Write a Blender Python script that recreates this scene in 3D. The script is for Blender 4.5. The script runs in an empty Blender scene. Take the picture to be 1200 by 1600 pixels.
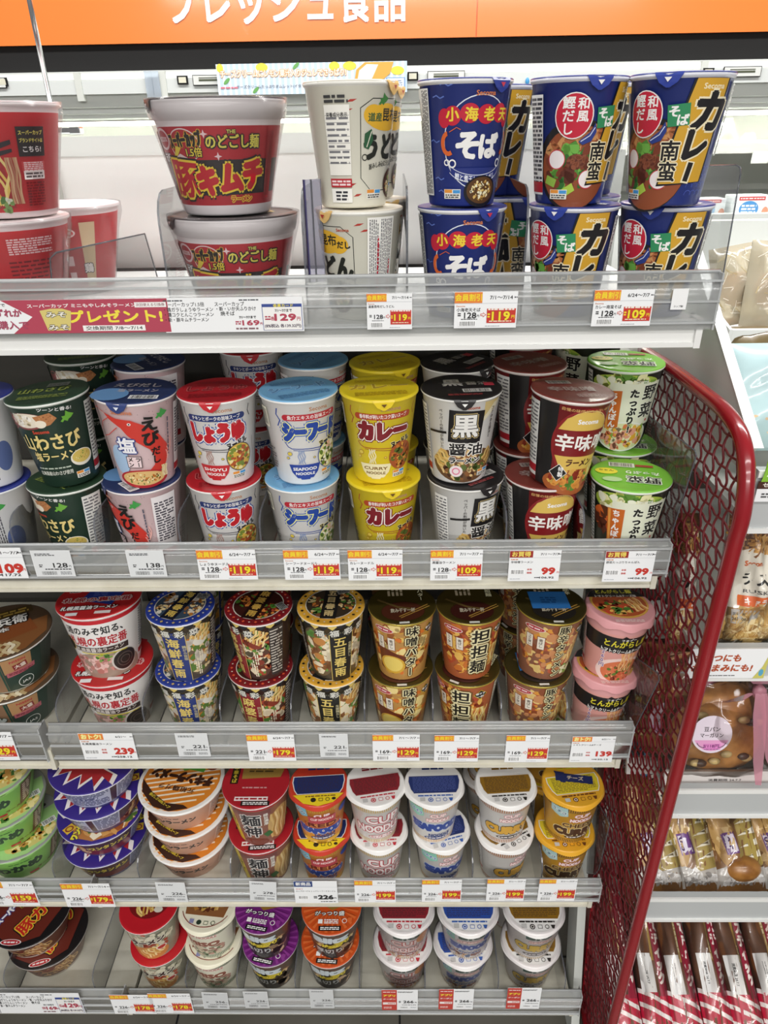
import bpy, bmesh, math, random
import numpy as np
from mathutils import Vector, Matrix

scene = bpy.context.scene
COL = scene.collection
PI = math.pi

# ------------------------------------------------------------------ camera
F = 1110.0                                   # focal length in pixels of the 1200x1600 frame
EYE = Vector((0.0, 0.0, 1.58))
PITCH, ROLL, YAW = math.radians(28.29), math.radians(-0.98), math.radians(-1.05)
fwd = Vector((math.sin(YAW) * math.cos(PITCH), math.cos(YAW) * math.cos(PITCH), -math.sin(PITCH)))
rt0 = Vector((math.cos(YAW), -math.sin(YAW), 0.0)); up0 = rt0.cross(fwd)
RT = rt0 * math.cos(ROLL) + up0 * math.sin(ROLL)
UP = -rt0 * math.sin(ROLL) + up0 * math.cos(ROLL)
cd = bpy.data.cameras.new('camera'); cam = bpy.data.objects.new('camera', cd); COL.objects.link(cam)
cd.sensor_fit = 'HORIZONTAL'; cd.sensor_width = 36.0; cd.lens = 36.0 * F / 1200.0
cd.clip_start = 0.02
cam.matrix_world = Matrix(((RT.x, UP.x, -fwd.x, EYE.x), (RT.y, UP.y, -fwd.y, EYE.y), (RT.z, UP.z, -fwd.z, EYE.z), (0, 0, 0, 1)))
scene.camera = cam

def at(px, py, Y=None, X=None, Z=None):
    """World point seen at a pixel of the photograph, on the plane y=Y, x=X or z=Z."""
    d = fwd * F + RT * (px - 600.0) + UP * (800.0 - py)
    t = Y / d.y if Y is not None else (X / d.x if X is not None else (Z - EYE.z) / d.z)
    return EYE + d * t

def x_at(px, Y, Z):
    """World x that shows in pixel column px at depth Y and height Z."""
    k = (px - 600.0) / F; r = Vector((0, Y, Z - EYE.z))
    return (k * r.dot(fwd) - r.dot(RT)) / (RT.x - k * fwd.x)

# ------------------------------------------------------------------ light, world, exposure
w = bpy.data.worlds.new('store_air'); scene.world = w; w.use_nodes = True
w.node_tree.nodes['Background'].inputs[0].default_value = (1.0, 0.98, 0.95, 1)
w.node_tree.nodes['Background'].inputs[1].default_value = 0.14
def area(name, loc, size, energy, col=(1, 0.985, 0.96), rot=(0, 0, 0)):
    l = bpy.data.lights.new(name, 'AREA'); l.shape = 'RECTANGLE'; l.size, l.size_y = size
    l.energy = energy; l.color = col
    o = bpy.data.objects.new(name, l); o.location = loc; o.rotation_euler = rot; COL.objects.link(o)
    return o
area('ceiling_tube_light_aisle', (0.1, -0.75, 2.72), (3.0, 0.20), 24)
area('ceiling_tube_light_aisle', (0.1, -2.3, 2.72), (3.6, 0.20), 46)
area('frontal_fill_light', (0.1, -4.2, 2.72), (4.5, 0.20), 135)  # unseen fill added far out in front to brighten the cup faces
area('ceiling_tube_light_rear', (0.2, 1.30, 2.75), (3.6, 0.18), 40)
scene.view_settings.view_transform = 'Standard'
scene.view_settings.look = 'None'
scene.view_settings.gamma = 1.0
scene.view_settings.use_curve_mapping = False
scene.view_settings.exposure = 0.70

# ------------------------------------------------------------------ materials
def lin(h):
    h = h.lstrip('#')
    if len(h) == 3: h = ''.join(c * 2 for c in h)
    v = [int(h[i:i + 2], 16) / 255.0 for i in (0, 2, 4)]
    return tuple(c / 12.92 if c <= .04045 else ((c + .055) / 1.055) ** 2.4 for c in v) + (1.0,)

MATS = {}
def pmat(name, hexc, rough=.4, metal=0.0, coat=0.0, noise=None, emit=0.0, bump=None):
    if name in MATS: return MATS[name]
    m = bpy.data.materials.new(name); m.use_nodes = True
    nt = m.node_tree; b = nt.nodes['Principled BSDF']
    b.inputs['Base Color'].default_value = lin(hexc); b.inputs['Roughness'].default_value = rough
    b.inputs['Metallic'].default_value = metal; b.inputs['Coat Weight'].default_value = coat
    b.inputs['Coat Roughness'].default_value = .08
    if emit:
        b.inputs['Emission Color'].default_value = lin(hexc); b.inputs['Emission Strength'].default_value = emit
    if noise or bump:
        tc = nt.nodes.new('ShaderNodeTexCoord'); nz = nt.nodes.new('ShaderNodeTexNoise')
        nt.links.new(tc.outputs['Object'], nz.inputs['Vector'])
    if noise:                                # (second colour, scale)
        nz.inputs['Scale'].default_value = noise[1]; nz.inputs['Detail'].default_value = 5
        mx = nt.nodes.new('ShaderNodeMix'); mx.data_type = 'RGBA'
        mx.inputs[6].default_value = lin(hexc); mx.inputs[7].default_value = lin(noise[0])
        rp = nt.nodes.new('ShaderNodeMapRange'); rp.inputs[1].default_value = .38; rp.inputs[2].default_value = .68
        nt.links.new(nz.outputs[0], rp.inputs[0]); nt.links.new(rp.outputs[0], mx.inputs[0])
        nt.links.new(mx.outputs[2], b.inputs['Base Color'])
    if bump:                                 # (scale, strength)
        if not noise: nz.inputs['Scale'].default_value = bump[0]
        bp = nt.nodes.new('ShaderNodeBump'); bp.inputs['Strength'].default_value = bump[1]; bp.inputs['Distance'].default_value = .002
        nt.links.new(nz.outputs[0], bp.inputs['Height']); nt.links.new(bp.outputs[0], b.inputs['Normal'])
    MATS[name] = m
    return m

def clear_mat(name, hexc, opacity, rough=.06, haze=0.0, hazec='#ffffff'):
    """Clear plastic: transparent sheet with a Fresnel gloss and a little haze."""
    if name in MATS: return MATS[name]
    m = bpy.data.materials.new(name); m.use_nodes = True; nt = m.node_tree
    nt.nodes.remove(nt.nodes['Principled BSDF']); out = nt.nodes['Material Output']
    tr = nt.nodes.new('ShaderNodeBsdfTransparent'); tr.inputs[0].default_value = lin(hexc)
    gl = nt.nodes.new('ShaderNodeBsdfGlossy'); gl.inputs['Roughness'].default_value = rough
    df = nt.nodes.new('ShaderNodeBsdfDiffuse'); df.inputs[0].default_value = lin(hazec)
    fr = nt.nodes.new('ShaderNodeFresnel'); fr.inputs[0].default_value = 1.45
    mul = nt.nodes.new('ShaderNodeMath'); mul.operation = 'MULTIPLY'; mul.inputs[1].default_value = opacity
    a = nt.nodes.new('ShaderNodeMixShader'); c = nt.nodes.new('ShaderNodeMixShader')
    nt.links.new(fr.outputs[0], mul.inputs[0]); nt.links.new(mul.outputs[0], a.inputs[0])
    c.inputs[0].default_value = haze
    nt.links.new(tr.outputs[0], c.inputs[1]); nt.links.new(df.outputs[0], c.inputs[2])
    nt.links.new(c.outputs[0], a.inputs[1]); nt.links.new(gl.outputs[0], a.inputs[2])
    nt.links.new(a.outputs[0], out.inputs[0])
    MATS[name] = m
    return m

def ink(c):
    """Printed colour. '#rrggbb' is coated paper print, 'g#rrggbb' metallic foil."""
    if c in MATS: return MATS[c]
    if c.startswith('g'): m = pmat('foil_' + c[2:], c[1:], .30, .55, .2)
    else: m = pmat('print_' + c[1:], c, .38, 0, .25)
    MATS[c] = m
    return m

# ------------------------------------------------------------------ objects
def mesh_obj(name, verts, faces, mats, idx=None, parent=None, smooth=False, loc=None):
    me = bpy.data.meshes.new(name); me.from_pydata([tuple(v) for v in verts], [], faces); 
    for m in mats: me.materials.append(m)
    if idx is not None: me.polygons.foreach_set('material_index', idx)
    if smooth is True: me.polygons.foreach_set('use_smooth', [True] * len(me.polygons))
    elif smooth: me.polygons.foreach_set('use_smooth', smooth)
    me.update()
    o = bpy.data.objects.new(name, me); COL.objects.link(o)
    if parent: o.parent = parent
    if loc is not None: o.location = loc
    return o

def tag(o, label, cat, group=None, kind=None):
    if label: o['label'] = label
    if cat: o['category'] = cat
    if group: o['group'] = group
    if kind: o['kind'] = kind
    return o

def empty(name, loc, label, cat, group=None, rz=0.0):
    o = bpy.data.objects.new(name, None); o.empty_display_size = .02; COL.objects.link(o)
    o.location = loc; o.rotation_euler = (0, 0, rz)
    return tag(o, label, cat, group)

class MB:
    """Collects boxes, tubes and rings into one mesh."""
    def __init__(s): s.v, s.f, s.m, s.s, s.mats = [], [], [], [], []
    def mi(s, m):
        if m not in s.mats: s.mats.append(m)
        return s.mats.index(m)
    def raw(s, v, f, m, smooth=False):
        n = len(s.v); s.v += [tuple(p) for p in v]; s.f += [[i + n for i in q] for q in f]
        k = s.mi(m); s.m += [k] * len(f); s.s += [smooth] * len(f)
        return s
    def box(s, x0, x1, y0, y1, z0, z1, m, bev=0.0):
        b = bmesh.new(); bmesh.ops.create_cube(b, size=1)
        for v in b.verts: v.co = Vector(((x0 + x1) / 2 + v.co.x * (x1 - x0), (y0 + y1) / 2 + v.co.y * (y1 - y0), (z0 + z1) / 2 + v.co.z * (z1 - z0)))
        if bev: bmesh.ops.bevel(b, geom=b.edges[:], offset=bev, segments=2, affect='EDGES', profile=.5)
        b.verts.index_update()
        s.raw([v.co.copy() for v in b.verts], [[v.index for v in f.verts] for f in b.faces], m); b.free()
        return s
    def tube(s, pts, r, m, n=10, cap=True):
        pts = [Vector(p) for p in pts]; V, Fc = [], []
        t0 = (pts[1] - pts[0]).normalized(); a = t0.orthogonal().normalized()
        for i, p in enumerate(pts):
            t = ((pts[min(i + 1, len(pts) - 1)]) - pts[max(i - 1, 0)]).normalized()
            a = (a - t * a.dot(t)).normalized(); b = t.cross(a)
            for k in range(n): V.append(p + a * r * math.cos(2 * PI * k / n) + b * r * math.sin(2 * PI * k / n))
        for i in range(len(pts) - 1):
            for k in range(n): Fc.append([i * n + k, i * n + (k + 1) % n, (i + 1) * n + (k + 1) % n, (i + 1) * n + k])
        if cap: Fc += [list(range(n))[::-1], [(len(pts) - 1) * n + k for k in range(n)]]
        return s.raw(V, Fc, m, True)
    def prism(s, poly, axis, a0, a1, m):
        """Polygon in the two other axes, extruded along axis 0/1/2 from a0 to a1."""
        def P(p, a):
            q = list(p); q.insert(axis, a); return tuple(q)
        n = len(poly)
        V = [P(p, a0) for p in poly] + [P(p, a1) for p in poly]
        Fc = [list(range(n)), list(range(n, 2 * n))[::-1]] + [[k, (k + 1) % n, n + (k + 1) % n, n + k] for k in range(n)]
        return s.raw(V, Fc, m)
    def ball(s, c, r, m, nu=12, nv=8, nz=0, seed=0):
        rnd = random.Random(seed); V, Fc = [], []
        for j in range(nv + 1):
            for i in range(nu):
                t = PI * j / nv; p = 2 * PI * i / nu; k = 1 + (rnd.random() - .5) * nz
                V.append((c[0] + r[0] * k * math.sin(t) * math.cos(p), c[1] + r[1] * k * math.sin(t) * math.sin(p), c[2] + r[2] * k * math.cos(t)))
        for j in range(nv):
            for i in range(nu): Fc.append([j * nu + i, (j + 1) * nu + i, (j + 1) * nu + (i + 1) % nu, j * nu + (i + 1) % nu])
        return s.raw(V, Fc, m, True)
    def build(s, name, parent=None, loc=None):
        return mesh_obj(name, s.v, s.f, s.mats, s.m, parent, s.s, loc)

# ------------------------------------------------------------------ flat artwork (lettering, shapes), in millimetres
GLY = {}
def glyphs(s):
    if s not in GLY:
        cu = bpy.data.curves.new('lettering', 'FONT'); cu.body = s; cu.size = 1; cu.resolution_u = 2
        o = bpy.data.objects.new('lettering', cu); me = bpy.data.meshes.new_from_object(o)
        v = np.array([p.co[:2] for p in me.vertices], float).reshape(-1, 2); f = [list(p.vertices) for p in me.polygons]
        bpy.data.meshes.remove(me); bpy.data.objects.remove(o); bpy.data.curves.remove(cu)
        GLY[s] = (v, f)
    return GLY[s]

class Art:
    """Layers of flat coloured shapes; each later shape lies a hair above the earlier ones."""
    def __init__(s): s.v, s.f, s.c, s.z = [], [], [], 0.0
    def add(s, V, Fc, col, dz=.03):
        s.z += dz; n = sum(len(a) for a in s.v)
        V = np.asarray(V, float)
        def up(q):                            # every shape faces outwards
            p = V[q]; x, y = p[:, 0], p[:, 1]
            return q if (x * np.roll(y, -1) - np.roll(x, -1) * y).sum() >= 0 else q[::-1]
        Fc = [up(list(q)) for q in Fc]
        s.v.append(np.column_stack([V, np.full(len(V), s.z)]))
        s.f += [[i + n for i in q] for q in Fc]; s.c += [col] * len(Fc)
        return s
    def P(s, pts, c): return s.add(pts, [list(range(len(pts)))], c)
    def R(s, u, v, w, h, c, rot=0, sk=0):
        a = math.radians(rot); q = []
        for x, y in ((-1, -1), (1, -1), (1, 1), (-1, 1)):
            x = x * w / 2 + sk * y; y = y * h / 2; q.append((u + x * math.cos(a) - y * math.sin(a), v + x * math.sin(a) + y * math.cos(a)))
        return s.P(q, c)
    def E(s, u, v, rx, ry, c, n=28, rot=0):
        a = math.radians(rot); q = []
        for k in range(n):
            x, y = rx * math.cos(2 * PI * k / n), ry * math.sin(2 * PI * k / n); q.append((u + x * math.cos(a) - y * math.sin(a), v + x * math.sin(a) + y * math.cos(a)))
        return s.P(q, c)
    def O(s, u, v, rx, ry, t, c, n=40, a0=0, a1=360):
        V, Fc = [], []
        for k in range(n + 1):
            p = math.radians(a0 + (a1 - a0) * k / n)
            V += [(u + rx * math.cos(p), v + ry * math.sin(p)), (u + (rx - t) * math.cos(p), v + (ry - t) * math.sin(p))]
        for k in range(n): Fc.append([2 * k, 2 * k + 2, 2 * k + 3, 2 * k + 1])
        return s.add(V, Fc, c)
    def L(s, pts, t, c):
        V, Fc = [], []
        for i, p in enumerate(pts):
            q0 = pts[max(i - 1, 0)]; q1 = pts[min(i + 1, len(pts) - 1)]
            dx, dy = q1[0] - q0[0], q1[1] - q0[1]; l = math.hypot(dx, dy) or 1
            V += [(p[0] - dy / l * t / 2, p[1] + dx / l * t / 2), (p[0] + dy / l * t / 2, p[1] - dx / l * t / 2)]
        for k in range(len(pts) - 1): Fc.append([2 * k, 2 * k + 2, 2 * k + 3, 2 * k + 1])
        return s.add(V, Fc, c)
    def T(s, txt, u, v, h, c, o=None, ow=.09, b=.035, w=None, ver=False, rot=0, sk=0, pitch=1.02, arc=0, o2=None):
        """Lettering of height h centred on (u, v); o is an outline colour; ver sets it downwards."""
        parts = []
        if not txt.strip(): return s
        if any('\u4e00' <= ch <= '\u9fff' for ch in txt): b = min(b, .03 if len(txt) > 1 else .038)   # dense characters stay open
        if ver:
            n = len(txt)
            for i, ch in enumerate(txt):
                V, Fc = glyphs(ch)
                if len(V) == 0: continue
                V = V.copy(); V[:, 0] -= .5 if ord(ch) > 255 else (V[:, 0].min() + V[:, 0].max()) / 2
                V[:, 1] -= .36
                if ch in 'ー〜～': V = np.column_stack([-V[:, 1], -V[:, 0]]) * (1, 1)
                V[:, 1] += ((n - 1) / 2 - i) * pitch
                parts.append((V, Fc))
        else:
            V, Fc = glyphs(txt); V = V.copy(); V[:, 0] -= (V[:, 0].min() + V[:, 0].max()) / 2; V[:, 1] -= .36
            parts.append((V, Fc))
        V = np.vstack([p[0] for p in parts]); Fc = []; n = 0
        for p in parts: Fc += [[i + n for i in q] for q in p[1]]; n += len(p[0])
        sx = h if (w is None) else (w / max(1e-6, V[:, 0].max() - V[:, 0].min()))
        if ver and w: sx = w
        V = np.column_stack([V[:, 0] * sx, V[:, 1] * h])
        V[:, 0] += V[:, 1] * sk
        if arc: V[:, 1] += arc * (1 - (V[:, 0] / max(1e-6, abs(V[:, 0]).max())) ** 2)
        a = math.radians(rot); ca, sa = math.cos(a), math.sin(a)
        V = np.column_stack([u + V[:, 0] * ca - V[:, 1] * sa, v + V[:, 0] * sa + V[:, 1] * ca])
        def stamp(r, n, col):
            s.z += .025
            for k in range(n):
                p = 2 * PI * (k + .5) / n
                s.add(V + np.array((math.cos(p), math.sin(p))) * r * h, Fc, col, .004)
        if o2: stamp(b + ow * 2, 8, o2)
        if o: stamp(b + ow, 8, o)
        if b > .05: stamp(b, 8, c)
        elif b: stamp(b, 4, c)
        s.add(V, Fc, c, .006)
        return s
    def M(s, u, v, w, h, c='#555555', rows=6, seed=1, fill=.6, ver=False):
        """Fine print too small to read: rows of little dashes."""
        r = random.Random(seed); V, Fc = [], []
        W, H = (h, w) if ver else (w, h); ph = H / rows
        for i in range(rows):
            x = -W / 2; y = H / 2 - (i + .5) * ph; end = W / 2 * (1 if r.random() < .7 else r.uniform(.2, .9))
            while x < end:
                l = r.uniform(.8, 2.6) * ph; g = r.uniform(.25, .5) * ph; x1 = min(x + l, W / 2); hh = ph * fill * .5
                q = [(x, y - hh), (x1, y - hh), (x1, y + hh), (x, y + hh)]
                if ver: q = [(-b, a) for a, b in q][::-1]
                n = len(V); V += [(u + a, v + b) for a, b in q]; Fc.append([n, n + 1, n + 2, n + 3]); x = x1 + g
        return s.add(V, Fc, c)
    def B(s, u, v, w, h, seed=3, bg='#ffffff'):
        s.R(u, v, w, h, bg); r = random.Random(seed); x = -w * .44; V, Fc = [], []
        while x < w * .42:
            t = r.choice((.012, .02, .032)) * w; n = len(V)
            V += [(u + x, v - h * .4), (u + x + t, v - h * .4), (u + x + t, v + h * .4), (u + x, v + h * .4)]; Fc.append([n, n + 1, n + 2, n + 3]); x += t + r.choice((.014, .022, .03)) * w
        return s.add(V, Fc, '#222222')
    def F(s, u, v, rx, ry, cols, n=60, seed=1, bg=None, big=.16):
        """Printed picture of food: a dish area filled with irregular morsels."""
        if bg: s.E(u, v, rx, ry, bg)
        r = random.Random(seed)
        for c in cols:
            V, Fc = [], []
            for _ in range(n // len(cols)):
                a = r.uniform(0, 2 * PI); q = math.sqrt(r.random()) * .86
                cx, cy = u + rx * q * math.cos(a), v + ry * q * math.sin(a); k = r.randint(5, 8); m = len(V); R0 = min(rx, ry) * big * r.uniform(.5, 1.4); e = r.uniform(.5, 1); t = r.uniform(0, PI)
                for j in range(k):
                    p = 2 * PI * j / k; g = R0 * r.uniform(.75, 1.2); x, y = g * math.cos(p), g * e * math.sin(p)
                    V.append((cx + x * math.cos(t) - y * math.sin(t), cy + x * math.sin(t) + y * math.cos(t)))
                Fc.append(list(range(m, m + k)))
            s.add(V, Fc, c, .012)
        return s
    def N(s, u, v, w, h, cols, n=10, seed=2, rot=0, amp=.06):
        """Printed picture of hanging noodles: wavy ribbons."""
        r = random.Random(seed); a = math.radians(rot)
        for i in range(n):
            x = -w / 2 + w * (i + .5) / n; p = r.uniform(0, 6); pts = []
            for k in range(9):
                y = h / 2 - h * k / 8; xx = x + w * amp * math.sin(p + k * 1.1); pts.append((u + xx * math.cos(a) - y * math.sin(a), v + xx * math.sin(a) + y * math.cos(a)))
            s.L(pts, w / n * .85, cols[i % len(cols)])
        return s
    def stripes(s, u, v, w, h, c, n, fill=.5):
        V, Fc = [], []
        for i in range(n):
            x = u - w / 2 + w * i / n; k = len(V); t = w / n * fill
            V += [(x, v - h / 2), (x + t, v - h / 2), (x + t, v + h / 2), (x, v + h / 2)]; Fc.append([k, k + 1, k + 2, k + 3])
        return s.add(V, Fc, c)
    def arrays(s):
        return (np.vstack(s.v) if s.v else np.zeros((0, 3))), s.f, s.c

def sliced(art, cuts_u, cuts_v=()):
    """The artwork cut along the given lines so that it can be bent around a surface."""
    V, Fc, C = art.arrays()
    cols = []; idx = []
    for c in C:
        if c not in cols: cols.append(c)
        idx.append(cols.index(c))
    me = bpy.data.meshes.new('tmp'); me.from_pydata(V.tolist(), [], Fc); me.polygons.foreach_set('material_index', idx)
    b = bmesh.new(); b.from_mesh(me); bpy.data.meshes.remove(me)
    if len(V):
        for ax, cuts in ((0, cuts_u), (1, cuts_v)):
            lo, hi = V[:, ax].min(), V[:, ax].max(); no = (1, 0, 0) if ax == 0 else (0, 1, 0)
            for c in cuts:
                if lo < c < hi:
                    bmesh.ops.bisect_plane(b, geom=b.verts[:] + b.edges[:] + b.faces[:], dist=1e-5, plane_co=(c, 0, 0) if ax == 0 else (0, c, 0), plane_no=no)
    b.verts.index_update()
    Vo = np.array([v.co[:] for v in b.verts]).reshape(-1, 3); Fo = [[v.index for v in f.verts] for f in b.faces]; Mo = [f.material_index for f in b.faces]
    b.free()
    return Vo, Fo, Mo, cols

def flat_art(mb, art, fn):
    """Adds artwork to a mesh builder; fn maps millimetres (u, v, lift) to a point."""
    V, Fc, C = art.arrays()
    by = {}
    for f, c in zip(Fc, C): by.setdefault(c, []).append(f)
    for c, fs in by.items():
        used = sorted({i for f in fs for i in f}); mp = {i: k for k, i in enumerate(used)}
        mb.raw([fn(*V[i]) for i in used], [[mp[i] for i in f] for f in fs], ink(c))

# ------------------------------------------------------------------ cups
NSEG = 40
def make_cup(D, d, h, base, bands=(), art=None, lid='#ffffff', lidart=None, rim='#f4f2ee', tab=None, foil_skirt=0.0, lobes=0, wrap=None, foot=2.0, ridge=None):
    """Builds the body and lid meshes of one kind of cup (all sizes in millimetres) and returns them."""
    rt, rb = D / 2 - 1.8, d / 2; rm = (rt + rb) / 2; seg = 2 * PI * rm / NSEG
    rad = lambda v: rb + (rt - rb) * v / h
    rings = [(0, rb - 4, base), (0, rb - 1, base), (foot, rad(foot), base)]
    for (v0, v1, c) in sorted(bands): rings += [(v0, rad(v0), c), (v1, rad(v1), base)]
    if ridge: rings += [(ridge[0], rad(ridge[0]), rim), (ridge[0] + 2, rad(ridge[0]) + ridge[1], rim)]
    top = [(h - 4.5, rad(h - 4.5) + (ridge[1] if ridge else 0), rim), (h - 3.5, D / 2 - .8, rim), (h - 2.2, D / 2, rim), (h - .8, D / 2 - .2, rim), (h, D / 2 - 1.6, rim), (h - .6, D / 2 - 4, rim)]
    rings = [r for r in rings] + top
    V, Fc, M = [], [], []
    cols = []
    for v, r, c in rings:
        for k in range(NSEG):
            t = 2 * PI * k / NSEG; V.append((r * math.sin(t), -r * math.cos(t), v))
    for i in range(len(rings) - 1):
        c = rings[i][2]
        if c not in cols: cols.append(c)
        for k in range(NSEG):
            Fc.append([i * NSEG + k, i * NSEG + (k + 1) % NSEG, (i + 1) * NSEG + (k + 1) % NSEG, (i + 1) * NSEG + k]); M.append(cols.index(c))
    Fc.append([k for k in range(NSEG)][::-1]); M.append(0)
    nb = len(V); N = []
    for v, r, c in rings:
        for k in range(NSEG): N.append((0, 0, 0))
    if art:
        Va, Fa, Ma, ca = sliced(art, [seg * k for k in range(-NSEG // 2, NSEG // 2 + 1)])
        off = len(V)
        for u, v, z in Va:
            k = math.floor(u / seg + 1e-6); f = u / seg - k; r = rad(v) + z + .05
            t0, t1 = 2 * PI * k / NSEG, 2 * PI * (k + 1) / NSEG
            V.append((r * (math.sin(t0) * (1 - f) + math.sin(t1) * f), -r * (math.cos(t0) * (1 - f) + math.cos(t1) * f), v))
            t = t0 + (t1 - t0) * f; N.append((math.sin(t), -math.cos(t), -(rt - rb) / h))
        mp = []
        for c in ca:
            if c not in cols: cols.append(c)
            mp.append(cols.index(c))
        Fc += [[i + off for i in q] for q in Fa]; M += [mp[m] for m in Ma]
    me = bpy.data.meshes.new('cup_body'); me.from_pydata([(x * .001, y * .001, z * .001) for x, y, z in V], [], Fc)
    for c in cols: me.materials.append(ink(c))
    me.polygons.foreach_set('material_index', M); me.polygons.foreach_set('use_smooth', [True] * len(Fc)); me.update()
    if art: me.normals_split_custom_set_from_vertices([Vector(n).normalized() if n != (0, 0, 0) else (0, 0, 0) for n in N])
    # lid
    mb = MB(); R0 = D / 2 + (.4 if foil_skirt else -.35); V, Fc = [], []; n = 64
    prof = [(0, h + .5), (R0 * .5, h + .2), (R0 * .86, h + .25), (R0 - 2.5, h + .9), (R0 - .8, h + .7), (R0, h - (.6 if foil_skirt else -.2)), (R0 + (.9 if foil_skirt else .1), h - (2.0 + foil_skirt if foil_skirt else .5))]
    for j, (r, z) in enumerate(prof[1:]):
        for k in range(n):
            t = 2 * PI * k / n; rr, zz = r, z
            if j == len(prof) - 2 and lobes:
                q = .5 + .5 * math.cos(lobes * t); rr = r + 1.5 * q; zz = z - lobes * .35 * q
            V.append((rr * math.sin(t), -rr * math.cos(t), zz))
    V.append((0, 0, prof[0][1])); c0 = len(V) - 1
    for k in range(n): Fc.append([c0, (k + 1) % n, k][::-1])
    for j in range(len(prof) - 2):
        for k in range(n): Fc.append([j * n + k, j * n + (k + 1) % n, (j + 1) * n + (k + 1) % n, (j + 1) * n + k][::-1])
    mb.raw([(x * .001, y * .001, z * .001) for x, y, z in V], [f[::-1] for f in Fc], ink(lid), True)
    if lidart:
        V2, F2, M2, c2 = sliced(lidart, ())
        by = {}
        for f, m in zip(F2, M2): by.setdefault(c2[m], []).append(f)
        for c, fs in by.items():
            used = sorted({i for f in fs for i in f}); mp = {i: k for k, i in enumerate(used)}
            mb.raw([(V2[i][0] * .001, V2[i][1] * .001, (h + 1.05 + V2[i][2]) * .001) for i in used], [[mp[i] for i in f] for f in fs], ink(c))
    lm = bpy.data.meshes.new('lid'); lm.from_pydata(mb.v, [], mb.f)
    for m in mb.mats: lm.materials.append(m)
    lm.polygons.foreach_set('material_index', mb.m); lm.polygons.foreach_set('use_smooth', mb.s); lm.update()
    tm = None
    if tab:                                   # a pull tab hanging from the front of the rim: (angle, colour, mark colour)
        ang, tc, mc = tab; tb = MB(); ws = (13, 12, 8, 1.5); pr = [(R0 + .4, h + .4), (R0 + 1.3, h - 2), (R0 + .7, h - 8), (R0 - .2, h - 12)]
        V = []
        for (r, z), ww in zip(pr, ws):
            for sgn in (-1, 1):
                t = math.radians(ang) + sgn * ww / R0; V.append((r * math.sin(t) * .001, -r * math.cos(t) * .001, z * .001))
        V += [(x * 1.012, y * 1.012, z + .0002) for x, y, z in V]
        Fc = [[2 * i, 2 * i + 1, 2 * i + 3, 2 * i + 2] for i in range(3)]; Fc += [[q + 8 for q in f][::-1] for f in Fc]
        tb.raw(V, Fc, ink(tc), True)
        t = math.radians(ang); r = R0 + 2.4
        q = [(-3.2, h - 3.5), (3.2, h - 3.5), (0, h - 7.5)]
        tb.raw([(r * math.sin(t + a / R0) * .001, -r * math.cos(t + a / R0) * .001, z * .001) for a, z in q], [[0, 1, 2]], ink(mc))
        tm = bpy.data.meshes.new('pull_tab'); tm.from_pydata(tb.v, [], tb.f)
        for m in tb.mats: tm.materials.append(m)
        tm.polygons.foreach_set('material_index', tb.m); tm.update()
    wm = None
    if wrap:                                  # loose shrink film: clear sleeve over the cup
        pr = [(1, rb + 1.0), (h * .35, rad(h * .35) + 1.0), (h * .7, rad(h * .7) + 2.6), (h * .9, D / 2 + .5), (h + 1.4, D / 2 + 1.2), (h + 2.0, D / 2 - 6)]
        V, Fc = [], []; rr = random.Random(5)
        for z, r in pr:
            for k in range(NSEG):
                t = 2 * PI * k / NSEG; q = r + rr.uniform(0, 1.1); V.append((q * math.sin(t) * .001, -q * math.cos(t) * .001, z * .001))
        for i in range(len(pr) - 1):
            for k in range(NSEG): Fc.append([i * NSEG + k, i * NSEG + (k + 1) % NSEG, (i + 1) * NSEG + (k + 1) % NSEG, (i + 1) * NSEG + k])
        wm = bpy.data.meshes.new('shrink_film'); wm.from_pydata(V, [], Fc); wm.materials.append(clear_mat('shrink_film', '#fdfbfc', .55, .16, .025, '#fbeef2'))
        wm.polygons.foreach_set('use_smooth', [True] * len(Fc)); wm.update()
    return dict(body=me, lid=lm, tab=tm, film=wm, h=h * .001, D=D * .001)

def put_cup(kind, design, x, Y, z, rot, label, group, cat='instant noodle cup', tilt=(0, 0), lidrot=0):
    """One cup standing at (x, Y) with its base at height z, its front turned by rot degrees."""
    o = empty(kind, (x, Y, z), label, cat, group)
    o.rotation_euler = (math.radians(tilt[0]), math.radians(tilt[1]), math.radians(rot))
    b = bpy.data.objects.new('cup_body' if 'cup' in kind else 'bowl_body', design['body']); COL.objects.link(b); b.parent = o
    l = bpy.data.objects.new('lid', design['lid']); COL.objects.link(l); l.parent = o; l.rotation_euler = (0, 0, math.radians(lidrot))
    if design['tab']:
        t = bpy.data.objects.new('pull_tab', design['tab']); COL.objects.link(t); t.parent = l
    if design['film']:
        t = bpy.data.objects.new('shrink_film', design['film']); COL.objects.link(t); t.parent = o; t['label'] = 'clear shrink film'
    return o
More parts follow.
